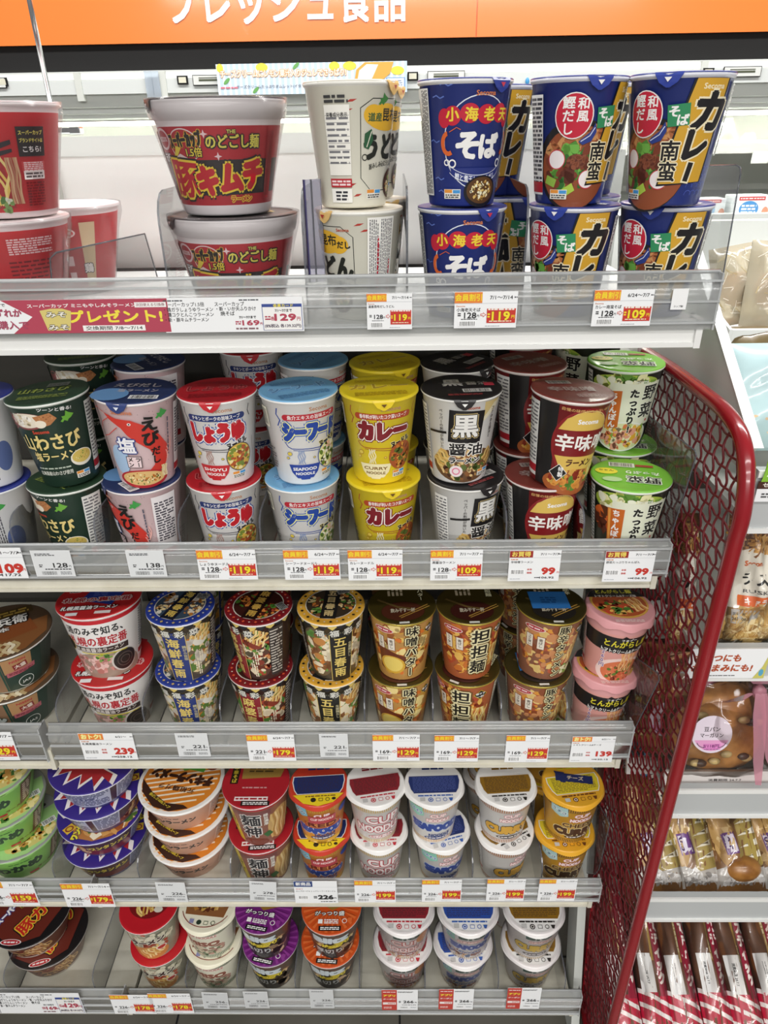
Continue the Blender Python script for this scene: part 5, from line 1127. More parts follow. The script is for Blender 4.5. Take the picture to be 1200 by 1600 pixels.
def listcard(H):
    a = Art(); a.M(8, H * .92, 14, H * .06, '#55585c', 1, 3).M(62, H * .92, 14, H * .06, '#55585c', 1, 3)
    s = H * .135
    for j, t in enumerate(('スーパーカップ1.5倍', '・鶏ガラしょうゆラーメン', '・濃コクとんこつラーメン', '・新・豚キムチラーメン')): a.T(t, (15.5, 18.5, 18.5, 16.5)[j], H * (.81 - .145 * j), s, K_, w=(29, 35, 35, 31)[j], b=.01)
    for j, t in enumerate(('スーパーカップ', '・新・いか天ふりかけ', '焼そば')): a.T(t, (48, 52.5, 46)[j], H * (.81 - .135 * j), s, K_, w=(21, 28, 10)[j], b=.01)
    a.T('7/1～7/7まで', 60, H * .43, H * .09, K_, w=12).T('169', 62, H * .27, H * .2, '#b4475a', w=12, b=.05).M(53, H * .27, 4, H * .12, '#b4475a', 2, 3).T('円', 69.5, H * .24, H * .08, '#b4475a').M(59, H * .1, 16, H * .08, '#8a6a70', 1, 4)
    a.R(85, H * .42, 28.4, H * .76, '#3c4f94').R(85, H * .38, 27.6, H * .66, WHT).T('会員カード', 86, H * .75, H * .1, '#f2e04a', w=14, b=.03).T('7/1～7/7まで', 86, H * .61, H * .1, K_, w=12).T('129', 87, H * .42, H * .26, '#b4475a', w=15, b=.06).T('円', 96.5, H * .37, H * .12, '#b4475a').T('各', 78, H * .38, H * .12, '#b4475a').M(74.5, H * .4, 4, H * .14, '#b4475a', 2, 4).T('(8%税込 各139.32円)', 85, H * .17, H * .11, '#55485a', w=26)
    return a
def cupcard(H):
    return Art().R(50, H / 2, 100, H, '#f3f3f3').T('カップ麺!', 50, H * .16, 15, K_, w=60, b=.02)
SE = 'Secoma'
place_card(promo, 0, -170, 466, 260, 524, 'wine red promotion card with yellow lettering on the top shelf rail')
place_card(listcard, 0, 260, 463, 472, 520, 'white price list card beside the red promotion card')
place_card(member('7/1～7/14', '道産昆布だしうどん', '128', '119'), 0, 574, 458, 644, 515, 'member price card under the cream udon cups')
place_card(member('7/1～7/14', '小海老天そば', '128', '119'), 0, 709, 455, 810, 513, 'member price card under the blue soba cups')
place_card(member('6/24～7/7', 'カレー南蛮そば', '128', '109'), 0, 923, 452, 1024, 510, 'member price card under the curry soba cups')
place_card(cupcard, 0, 1047, 451, 1077, 484, 'small square card at the right end of the top rail')
place_card(okai('おトク!', O_, '7/1～7/7', 'ラーメン', '109', '117.72'), 1, -60, 856, 31, 904, 'price card cut by the left edge of the photo, second shelf')
place_card(plain('128'), 1, 58, 860, 108, 901, 'small grey price card under the dark green cups', tilt=0)
place_card(plain('138'), 1, 204, 860, 254, 901, 'small grey price card under the pink shrimp cups')
place_card(member('6/24～7/7', 'しょうゆヌードル', '128', '119'), 1, 313, 859, 398, 906, 'member price card under the red lidded white cups')
place_card(member('6/24～7/7', 'シーフードヌードル', '128', '119'), 1, 446, 859, 530, 906, 'member price card under the light blue lidded cups')
place_card(member('6/24～7/7', 'カレーヌードル', '128', '119'), 1, 545, 859, 629, 907, 'member price card under the bright yellow cups')
place_card(member('7/1～7/7', '黒醤油ラーメン', '128', '109'), 1, 672, 859, 755, 907, 'member price card under the black lidded cups')
place_card(okai('お買得', '#9c2a24', '7/1～7/7', '辛味噌ラーメン', '99', '106.92'), 1, 793, 860, 878, 908, 'bargain price card under the brown red miso cups')
place_card(okai('お買得', '#9c2a24', '7/1～7/7', '野菜たっぷりちゃんぽん', '99', '106.92'), 1, 940, 861, 1026, 909, 'bargain price card under the green vegetable cups')
place_card(member('7/1～7/7', '', '169', '129'), 2, -62, 1144, 16, 1188, 'price card cut by the left edge of the photo, third shelf')
place_card(okai('おトク!', O_, '6/21～', '札幌黒醤油ラーメン', '239', '258.12'), 2, 133, 1146, 206, 1187, 'orange headed price card under the red lettered white cups')
place_card(plain('221'), 2, 280, 1146, 323, 1182, 'small grey price card under the navy lidded cups')
place_card(member('6/24～7/7', '', '221', '179'), 2, 390, 1148, 459, 1189, 'member price card under the dark red lidded cups')
place_card(plain('221'), 2, 501, 1147, 543, 1183, 'small grey price card under the yellow lidded cups')
place_card(member('7/1～7/7', '', '169', '129'), 2, 583, 1148, 656, 1189, 'member price card under the butter ramen cups')
place_card(member('7/1～7/7', '', '169', '129'), 2, 678, 1149, 749, 1190, 'member price card under the tantan cups')
place_card(member('7/1～7/7', '', '169', '129'), 2, 788, 1149, 860, 1191, 'member price card under the pork ramen cups')
place_card(okai('おトク!', O_, '6/21～', 'トマトクリーム&チーズ', '139', '150.12'), 2, 889, 1151, 963, 1191, 'orange headed price card under the pink tomato cups')
place_card(member('7/1～7/7', '', '226', '159'), 3, -20, 1378, 49, 1415, 'price card under the light green bowls')
place_card(member('7/1～7/14', '', '226', '179'), 3, 106, 1381, 170, 1417, 'member price card under the purple lidded bowls')
place_card(plain('226'), 3, 249, 1379, 287, 1409, 'small grey price card under the orange striped bowls', tilt=1)
place_card(plain('278'), 3, 391, 1377, 428, 1407, 'small tilted price card under the red lidded ramen cups', tilt=4)
place_card(newcard, 3, 462, 1377, 526, 1411, 'blue headed new product card under the orange cups')
place_card(member('7/1～7/7', '', '226', '199'), 3, 555, 1376, 618, 1410, 'member price card under the red lettered white cups')
place_card(member('7/1～7/7', '', '226', '199'), 3, 659, 1375, 722, 1409, 'member price card under the blue lettered white cups')
place_card(member('7/1～7/7', '', '226', '199'), 3, 759, 1374, 822, 1408, 'member price card under the gold lettered white cups')
place_card(member('7/1～7/7', '', '226', '199'), 3, 839, 1374, 903, 1408, 'member price card under the yellow cheese cups')
place_card(listcard, 4, 3, 1552, 122, 1583, 'white price list card on the bottom shelf rail')
place_card(member('6/24～7/7', '', '226', '178'), 4, 180, 1555, 236, 1584, 'member price card under the red lidded noodle cups')
place_card(member('6/24～7/7', '', '226', '178'), 4, 239, 1553, 296, 1583, 'member price card just left of the cream cups')
place_card(plain('256', '#cfd1d2'), 4, 319, 1551, 353, 1576, 'small grey price card under the cream cups', tilt=2)
place_card(plain('226', '#cfd1d2'), 4, 384, 1550, 417, 1575, 'small grey price card under the purple lidded cups')
place_card(plain('226', '#cfd1d2'), 4, 486, 1547, 520, 1575, 'small grey price card under the orange lidded cups')
place_card(app266, 4, 597, 1547, 653, 1578, 'red and white price card under the large red lettered cups')
place_card(app266, 4, 685, 1546, 741, 1577, 'red and white price card under the large blue lettered cups')
place_card(app266, 4, 790, 1544, 847, 1576, 'red and white price card under the large gold lettered cups')
# ------------------------------------------------------------------ chilled case and sign behind
YC = 2.05
def zc(py, Y=YC): return at(600, py, Y).z
s = empty('shop_sign', (0, YC - .02, zc(62)), 'glossy orange sign with white lettering above the chilled case', 'sign')
zb, z0 = zc(58), zc(-150)
b = MB().box(-1.9, .20, 0, .05, 0, z0 - zb, M_orange).box(.203, 2.2, 0, .05, 0, z0 - zb, M_orange).box(.2, .203, .004, .05, 0, z0 - zb, M_orange)
b.build('sign_board', s)
A = Art()
p0 = at(262, 0, YC - .02); p1 = at(632, 0, YC - .02); cw = (p1.x - p0.x); chh = cw / 7.15
A.T('フレッシュ食品', (p0.x + cw / 2) * 1000, chh * 1000 * .40 + (zc(36) - zb) * 1000 + 14, chh * 1000 * 1.12, '#f6f3f0', w=cw * 1000, b=.04)
b = MB(); flat_art(b, A, lambda u, v, z: (u * .001, -.002 - z * .002, v * .001)); b.build('sign_lettering', s)['label'] = 'white lettering'
tag(MB().box(-1.9, 2.2, YC - .01, YC + .04, 0, zc(62) - zc(104), M_black).build('black_fascia_band', None, (0, 0, zc(104))), 'black fascia band between the orange sign and white case', 'fascia')

c = empty('chilled_case', (0, YC, 0), 'white open chilled display case behind the shelving', 'chilled case')
z1, z2, z3, z4, z5 = zc(102), zc(118), zc(142), zc(160), zc(180)
b = MB()
prof = [(0, z1), (-.035, z1 - .008), (-.040, z2), (-.03, z3), (-.02, z4), (-.006, z4 - .003), (-.008, z4 - .014), (.002, z4 - .016), (.004, z5 + .004), (.02, z5), (.9, z5 + .02), (.9, z1)]
b.prism(prof, 0, -1.9, 2.2, M_case)
b.build('canopy', c)
for x in (at(132, 130, YC).x, at(262, 130, YC).x, at(1087, 130, YC).x): MB().box(x - .008, x + .008, -.043, -.03, z3 - .012, z1 - .006, M_case2).build('canopy_joint_strip', c)
MB().box(-1.9, 2.2, -.0405, -.036, z3 + .002, z2 - .002, pmat('label_band_grey', '#d2d6d4', .4)).build('label_band', c)
for px, py in ((285, 125), (3, 128), (645, 119), (1107, 113), (-70, 130)):
    p = at(px, py, YC - .045)
    b = MB().box(-.013, .013, 0, .003, -.009, .009, M_black).box(-.009, .009, -.001, .002, -.006, .006, pmat('button_cream', '#d9d6c2', .4)); tag(b.build('control_button', c, p - Vector((0, YC, 0))), None, None)
for px, py in ((330, 125), (697, 119), (1160, 112), (-20, 130)):
    p = at(px, py, YC - .045)
    b = MB().box(-.045, .045, 0, .003, -.011, .011, M_black).box(-.0435, .0435, -.0008, .002, -.0095, .0095, pmat('gauge_face', '#d8dad6', .35)).box(-.03, .03, -.0015, .002, -.002, .002, pmat('gauge_scale', '#4a4f3a', .5)).box(-.03, .03, -.0015, .002, .004, .0055, pmat('gauge_scale', '#4a4f3a', .5))
    b.build('thermometer', c, p - Vector((0, YC, 0)))
p = at(824, 127, YC - .045); MB().ball((0, 0, 0), (.005, .003, .008), pmat('blue_dot', '#4a9ad0', .3)).build('blue_sticker', c, p - Vector((0, YC, 0)))
# lit interior
zfront = zc(345, YC)
b = MB().box(-1.9, 2.2, .86, .88, .3, z5, pmat('case_interior', '#eeeee8', .5)).box(-1.9, 2.2, .02, .86, zfront - .02, zfront, M_case).box(-1.9, 2.2, 0, .03, .12, zfront + .004, M_case)
b.build('case_interior', c)
MB().box(-1.9, 2.2, .10, .14, z5 - .012, z5 - .002, pmat('tube_lamp', '#fff8ec', .5, emit=5.0)).build('canopy_lamp_tube', c)
l = area('case_interior_light', (0.1, YC + .3, z5 - .03), (3.4, .1), 26, (1, .97, .90))
zs = zc(240, YC + .22)
for k, (dz, y0) in enumerate(((0, .22),)):
    b = MB().box(-1.9, 2.2, y0, .86, zs, zs + .012, M_case).box(-1.9, 2.2, y0 - .012, y0, zs - .014, zs + .02, clear_mat('case_rail', '#f0f2f2', 1, .1, .6, '#dfe2e0')); b.build('case_shelf', c)
p = at(1175, 243, YC + .2); MB().box(0, .045, -.004, 0, -.02, .01, pmat('shelf_card', '#c9cccc', .5)).build('shelf_label', c, p - Vector((0, YC, 0)))
# goods in the case
def sandwich(px, py, Y, w, h, cols, label):
    p = at(px, py, Y); b = MB()
    b.prism([(-w / 2, 0), (w / 2, 0), (w * .1, h)], 1, 0, .05, pmat('bread_white_' + cols[0][1:], cols[0], .6)); b.prism([(-w * .42, h * .08), (w * .40, h * .06), (w * .10, h * .8)], 1, -.003, .0, pmat('filling_' + cols[1][1:], cols[1], .5))
    b.prism([(-w * .5, -.001), (w * .52, -.001), (w * .1, h * 1.05)], 1, -.006, .055, M_film)
    tag(b.build('wrapped_sandwich', None, p), label, 'sandwich', 'wrapped food in the lit chilled case')
sandwich(1130, 236, YC + .3, .09, .08, ('#e9dcc0', '#c9955a'), 'wrapped brown sandwich behind the rail of the lit case')
sandwich(1168, 236, YC + .3, .07, .045, ('#e8c8b0', '#a8c04a'), 'wrapped colourful sandwich right of the brown one in the lit case')
def carton(px0, px1, py0, py1, Y, label, blue):
    a = at(px0, py1, Y); q = at(px1, py0, Y); b = MB(); wd, hd = q.x - a.x, q.z - a.z
    b.box(0, wd, 0, .06, 0, hd, pmat('carton_white', '#dfe4e6', .4), .003)
    A = Art().E(wd * 450, hd * 450, wd * 260, hd * 330, blue).M(wd * 450, hd * 450, wd * 400, hd * 400, '#dfeaf4', 3, 4).R(wd * 500, hd * 880, wd * 700, hd * 150, '#c23a3a').M(wd * 500, hd * 880, wd * 640, hd * 80, '#f0e0e0', 1, 4).E(wd * 900, hd * 300, wd * 90, hd * 240, '#c98a70')
    flat_art(b, A, lambda u, v, z: (u * .001, -.0004 - z * .002, v * .001)); tag(b.build('dessert_carton', None, a), label, 'carton', 'cartons in front of the chilled case')
carton(1140, 1206, 305, 344, YC + .05, 'white carton with blue oval print in the chilled case', '#4a8ac4')
carton(1076, 1136, 310, 344, YC + .07, 'white carton with pale print left of the blue oval carton', '#8ab4d8')
# poster clipped on the canopy
a = at(342, 149, YC - .06); q = at(636, 95, YC - .06); wd, hd = (q.x - a.x) * 1000, (q.z - a.z) * 1000
b = MB().box(0, wd * .001, 0, .0015, 0, hd * .001, pmat('poster_blue', '#c6dbee', .25, 0, .4))
A = Art(); A.stripes(wd / 2, hd / 2, wd, hd, '#dfeaf4', 34, .5)
for x, y, r in ((.02, .95, .05), (.24, .9, .09), (.57, .1, .09), (.62, .92, .08), (.7, .95, .1), (.95, .7, .1)): A.E(wd * x, min(hd - 8, hd * y), wd * r * .35, 9, '#ecd84a')
for x, y in ((.05, .45), (.2, .15), (.42, .95), (.7, .25)): A.E(wd * x, min(hd - 6, hd * y), 10, 4, '#6aa85a', 10, 40)
A.T('チーズクリームにレモン果汁入りジュレでさっぱり!', wd * .35, hd * .68, hd * .26, '#fbf4e2', w=wd * .66, b=.05, o='#e8a86a', ow=.07)
A.T('チーズクリームたっぷりオムレット(イタリア産レモン)', wd * .33, hd * .26, hd * .12, '#5a5a66', w=wd * .46, b=.01).M(wd * .06, hd * .24, wd * .09, hd * .09, '#d87a8a', 1, 3)
A.P([(wd * .72, hd * .28), (wd * .735, hd * .75), (wd * .78, hd * .98), (wd * .93, hd * .98), (wd * .91, hd * .6), (wd * .80, hd * .06), (wd * .75, hd * .06)], '#e0a848').P([(wd * .735, hd * .3), (wd * .75, hd * .72), (wd * .79, hd * .92), (wd * .85, hd * .9), (wd * .82, hd * .5), (wd * .78, hd * .12)], '#f0ece0').R(wd * .94, hd * .3, wd * .1, hd * .36, '#7aa0d0').R(wd * .94, hd * .3, wd * .088, hd * .3, '#eef2f4').M(wd * .94, hd * .3, wd * .07, hd * .2, '#8a9ab4', 3, 4)
flat_art(b, A, lambda u, v, z: (u * .001, -.0003 - z * .002, v * .001))
tag(b.build('poster_strip', None, a), 'pale blue striped advert strip clipped under the orange sign', 'poster')
p = at(397, 153, YC - .058); tag(MB().box(-.013, .013, 0, .012, -.009, .009, clear_mat('clip_clear', '#f4ecd8', 1, .1, .6, '#e8dcc0'), .002).box(-.008, -.004, -.0012, .001, -.004, .004, M_white).box(.004, .008, -.0012, .001, -.004, .004, M_white).build('poster_clip', None, p), 'small clear clip below the pale blue advert strip', 'clip')
# two strips of tape
for px, k in ((236, 0), (247, 1)):
    p = at(px, 152, YC - .047); tag(MB().box(-.009, .009, 0, .0006, 0, .055, clear_mat('tape', '#eef4fa', .8, .2, .35, '#dfe8f2')).build('tape_strip', None, p), 'piece of clear tape on the case canopy, ' + ('left' if k == 0 else 'right') + ' one of the pair', 'tape', 'tape strips on the canopy')
# chrome sign stand on top of the back panel
p = at(88, 205, YB + .01); o = empty('chrome_sign_stand', p, 'thin chrome rod stand on top of the white back panel', 'sign stand')
MB().tube([(0, 0, 0), (0, 0, .33)], .0036, M_chrome, 10).build('rod', o)
MB().box(-.004, .024, -.008, .008, -.004, .004, M_chrome, .002).box(.022, .038, -.009, .009, -.005, .005, M_chrome, .002).build('foot_clamp', o)

# ------------------------------------------------------------------ red wire partition
XF = .368
pipe_px = [(1005, 549), (1050, 577), (1100, 615), (1132, 642), (1155, 675), (1165, 712), (1166, 752), (1160, 800)]
pp = [at(x, y, X=XF) for x, y in pipe_px]
yfr = sum(at(x, y, X=XF).y for x, y in ((1156, 820), (1085, 1100), (1020, 1345))) / 3
zb = .02
top = [Vector((XF, p.y, p.z)) for p in pp[:-1]]
front = [Vector((XF, yfr - .001, top[-1].z - .035)), Vector((XF, yfr, top[-1].z - .07)), Vector((XF, yfr, top[-1].z - .105)), Vector((XF, yfr, zb))]
o = empty('wire_partition', (XF, yfr, zb), 'red wire mesh partition with bent tube frame at the right end', 'partition')
loc = o.location
ctrl = top + front; pts = []
for k in range(len(ctrl) - 1):
    q0, q1, q2, q3 = ctrl[max(k - 1, 0)], ctrl[k], ctrl[k + 1], ctrl[min(k + 2, len(ctrl) - 1)]
    for j in range(6):
        t = j / 6; pts.append(.5 * ((2 * q1) + (q2 - q0) * t + (2 * q0 - 5 * q1 + 4 * q2 - q3) * t * t + (3 * q1 - q0 - 3 * q2 + q3) * t ** 3) if k < len(ctrl) - 3 else q1.lerp(q2, t))
pts.append(ctrl[-1]); pts = [p - loc for p in pts]
MB().tube(pts, .0088, M_red, 16).build('tube_frame', o)
rear_top = Vector((XF, top[0].y, top[0].z)); rb_ = at(918, 1440, X=XF)
slope = (rear_top.y - rb_.y) / (rear_top.z - rb_.z); rear_bot = Vector((XF, rb_.y + slope * (zb - rb_.z), zb))
b = MB(); w2 = .018
b.prism([(rear_bot.y - w2 - loc.y, 0), (rear_bot.y + w2 - loc.y, 0), (rear_top.y + w2 - loc.y, rear_top.z + .005 - loc.z), (rear_top.y - w2 - loc.y, rear_top.z + .005 - loc.z)], 0, -.003, .003, M_red)
b.build('rear_bar', o)
MB().tube([(0, 0, .006), (0, rear_bot.y - loc.y, .006)], .0088, M_red, 12).build('bottom_tube', o)
poly = [(p.y + loc.y, p.z + loc.z) for p in pts] + [(rear_bot.y, rear_bot.z)]
def inside(y, z):
    r = False; n = len(poly)
    for k in range(n):
        (y0, z0), (y1, z1) = poly[k], poly[(k + 1) % n]
        if (z0 > z) != (z1 > z) and y < (y1 - y0) * (z - z0) / (z1 - z0) + y0: r = not r
    return r
b = MB(); P_, A_ = .0185, .0027; WR = .0015
def wire(get, n):
    run = []
    for k in range(n):
        q = get(k)
        if inside(q[1], q[2]): run.append((q[0] - loc.x, q[1] - loc.y, q[2] - loc.z))
        else:
            if len(run) > 2: b.tube(run, WR, M_redwire, 5, False)
            run = []
    if len(run) > 2: b.tube(run, WR, M_redwire, 5, False)
ylo, yhi = yfr - .005, 1.10; zhi = 1.40
for j in range(int((yhi - ylo) / P_)):
    yy = ylo + j * P_; sg = 1 if j % 2 else -1
    wire(lambda k: (XF + WR * .9 * math.cos(k * PI / 4 + j * PI), yy + A_ * math.sin(k * PI / 4 + (0 if j % 2 else PI)), zb + k * P_ / 4), int((zhi - zb) / P_ * 4))
for j in range(int((zhi - zb) / P_)):
    zz = zb + j * P_
    wire(lambda k: (XF - WR * .9 * math.cos(k * PI / 4 + j * PI), ylo + k * P_ / 4, zz + A_ * .25 * math.sin(k * PI / 4 + (0 if j % 2 else PI))), int((yhi - ylo) / P_ * 4))
b.build('wire_mesh', o)['label'] = 'crimped red wire mesh'

# ------------------------------------------------------------------ bread rack on the right
XB = XF + .030; YR = .72
o = empty('bread_rack', (XB, 1.25, 0), 'white side panel with slanted front edge right of the red partition', 'rack panel')
L = lambda b: MB_shift(b, o.location)
e = [at(1090, 401, X=XB), at(1117, 486, X=XB), at(1180, 697, X=XB)]
zb0, zb1 = at(1050, 630, X=XB), at(1156, 728, X=XB)
prof = [(1.245, zb0.z + (zb0.z - zb1.z) / (zb0.y - zb1.y) * (1.245 - zb0.y)), (1.245, e[0].z + .02), (e[0].y, e[0].z + .012), (e[0].y, e[0].z), (e[2].y, e[2].z), (zb1.y, zb1.z)]
L(MB().prism(prof, 0, XB - .004, XB + .004, M_case2)).build('side_panel', o)
b = MB(); b.prism([(e[0].y - .004, e[0].z), (e[0].y + .006, e[0].z + .008), (e[2].y + .006, e[2].z + .006), (e[2].y - .006, e[2].z)], 0, XB - .006, XB + .007, M_white); L(b).build('panel_edge', o)
tag(MB().box(XB + .005, 1.3, 1.25, 1.27, EYE.z - .33, at(1130, 345, 1.25).z, M_case).box(XB + .005, 1.3, 1.25, 1.27, .05, EYE.z - .331, pmat('rack_back_shaded', '#4b453d', .6)).build('rack_back_panel'), 'back panel of the bread rack, white above, with shelf shade painted in below', 'rack back')  # dark lower colour stands in for the shade between the rack shelves
zr = [(at(1150, 735, YR).z, at(1150, 832, YR).z), (at(1150, 1012, YR).z, at(1150, 1062, YR).z), (at(1150, 1232, YR).z, at(1150, 1276, YR).z), (at(1150, 1402, YR).z, at(1150, 1438, YR).z)]
for k, (zt, zl_) in enumerate(zr):
    x1 = 1.3
    s_ = empty('rack_shelf', (XB + .2, YR, zl_), f'{["upper", "second", "third", "lowest"][k]} grey railed shelf of the bread rack', 'shelf', 'shelves of the bread rack')
    MB_shift(MB().box(XB + .006, x1, YR + .011, 1.248, zl_ + .004, zl_ + .016, M_case2), s_.location).build('shelf_board', s_)
    b = MB().box(XB + .005, x1, YR, YR + .01, zl_, zt, M_grey if k == 9 else pmat('rack_rail_grey', '#b9bcbc', .35, 0, .3)).box(XB + .005, x1, YR - .003, YR, zt - .008, zt, M_white).box(XB + .005, x1, YR - .003, YR, zl_, zl_ + .006, M_white)
    MB_shift(b, s_.location).build('front_rail', s_)
# top bin
zt = at(1145, 515, .90).z; zl_ = at(1142, 562, .90).z; xb0 = at(1145, 515, .90).x
b = MB().box(xb0, 1.3, .90, .906, zl_, zt, M_white, .001).box(xb0, 1.3, .90, 1.22, zl_, zl_ + .006, M_white).prism([(.90, zl_), (1.22, zl_), (1.22, zt + .05), (1.05, zt + .035), (.90, zt)], 0, xb0 - .004, xb0, M_white)
b.build('bread_bin')
tag(bpy.data.objects['bread_bin'], 'white bin with slanted side at the top of the bread rack', 'bin')
tag(MB().box(XB + .006, 1.3, .66, 1.248, .05, .062, M_case2).build('low_rack_shelf'), 'low grey base shelf of the bread rack', 'shelf')

# pillows: bags with the print bent over them
def pillow(b, w_, h_, t, m, nx=14, ny=14, seal=.06, seed=0, crease=.0, ex=3.0):
    rnd = random.Random(seed); V, Fc = [], []
    ph = [rnd.uniform(0, 6) for _ in range(6)]
    def hgt(x, y):
        u, v = 2 * x / w_ - 1, 2 * y / h_ - 1; v2 = min(1, abs(v) / (1 - seal))
        q = max(0, 1 - abs(u) ** ex) ** .5 * max(0, 1 - v2 ** ex) ** .5
        return t / 2 * q * (1 + crease * (math.sin(5 * u + 3 * v + ph[0]) + math.sin(7 * v - 4 * u + ph[1]) + .6 * math.sin(13 * u + ph[2] + 5 * v)))
    for side in (-1, 1):
        n0 = len(V)
        for j in range(ny + 1):
            for i in range(nx + 1):
                x, y = w_ * i / nx, h_ * j / ny; V.append((x - w_ / 2, side * (hgt(x, y) + .0003), y))
        for j in range(ny):
            for i in range(nx):
                a = n0 + j * (nx + 1) + i; f = [a, a + 1, a + nx + 2, a + nx + 1]; Fc.append(f if side < 0 else f[::-1])
    b.raw(V, Fc, m, True); return hgt
def print_on(b, A, w_, h_, hgt, lift=.0006):
    """Artwork in millimetres from the lower left corner, bent over the front of a pillow."""
    V, Fc, Mi, cols = sliced(A, [w_ * 1000 * k / 16 for k in range(1, 16)], [h_ * 1000 * k / 16 for k in range(1, 16)])
    by = {}
    for f, m in zip(Fc, Mi): by.setdefault(cols[m], []).append(f)
    for c, fs in by.items():
        used = sorted({i for f in fs for i in f}); mp = {i: k for k, i in enumerate(used)}
        b.raw([(V[i][0] * .001 - w_ / 2, -(hgt(V[i][0] * .001, V[i][1] * .001) + lift + V[i][2] * .0006), V[i][1] * .001) for i in used], [[mp[i] for i in f] for f in fs], ink(c), True)

# rusk bag
def rusk(px0, px1, py0, py1, Y, label, seed):
    a = at(px0, py1, Y); q = at(px1, py0, Y); w_, h_ = q.x - a.x, (q.z - a.z) * 1.06; W, H = w_ * 1000, h_ * 1000
    o = empty('rusk_bag', ((a.x + q.x) / 2, Y, a.z), label, 'snack bag', 'bags of rusks on the bread rack'); o.rotation_euler = (math.radians(-16), 0, 0)
    b = MB(); hg = pillow(b, w_, h_, .055, pmat('rusk_bag_white', '#ded9cc', .3, 0, .5), 16, 16, .05, seed, .10)
    A = Art().R(W / 2, H * .86, W * .98, H * .28, '#8a5528').F(W / 2, H * .84, W * .46, H * .13, ('#b5803a', '#7a4a20', '#c9964a', '#5d3416', '#d8b070'), 80, seed, None, .5)
    A.E(W * .5, H * .63, W * .5, H * .12, '#ded9cc').T('Secoma', W * .38, H * .635, H * .05, '#c8642c', w=W * .36, b=.05).T('ラスク', W * .52, H * .52, H * .10, '#1e1c1b', w=W * .62, b=.04).T('RUSK', W * .42, H * .435, H * .034, '#4a4a48', w=W * .36, b=.02)
    A.R(W * .54, H * .365, W * .74, H * .075, '#dd6a2a').T('キャラメル', W * .56, H * .365, H * .056, '#f4ece4', w=W * .58, b=.05)
    A.R(W / 2, H * .17, W * .96, H * .28, '#9a7440').F(W / 2, H * .17, W * .46, H * .15, ('#d8b878', '#c9a260', '#b5894a', '#e8d2a0'), 60, seed + 4, None, .55).R(W * .30, H * .25, W * .42, H * .10, '#b9b4ae').T('賞味期限', W * .2, H * .27, H * .024, '#3a3632', w=W * .18, b=.01).T('2024.08.11', W * .24, H * .235, H * .028, '#3a3632', w=W * .28, b=.02)
    print_on(b, A, w_, h_, hg); b.build('bag', o)
    b = MB(); pillow(b, w_ * 1.01, h_ * 1.005, .058, M_film, 16, 16, .05, seed, .13); b.build('clear_film', o)
rusk(1118, 1262, 824, 1006, .75, 'white rusk bag with orange band standing on the bread rack', 3)
rusk(1040, 1116, 835, 1006, .82, 'rusk bag behind the wire partition', 7)

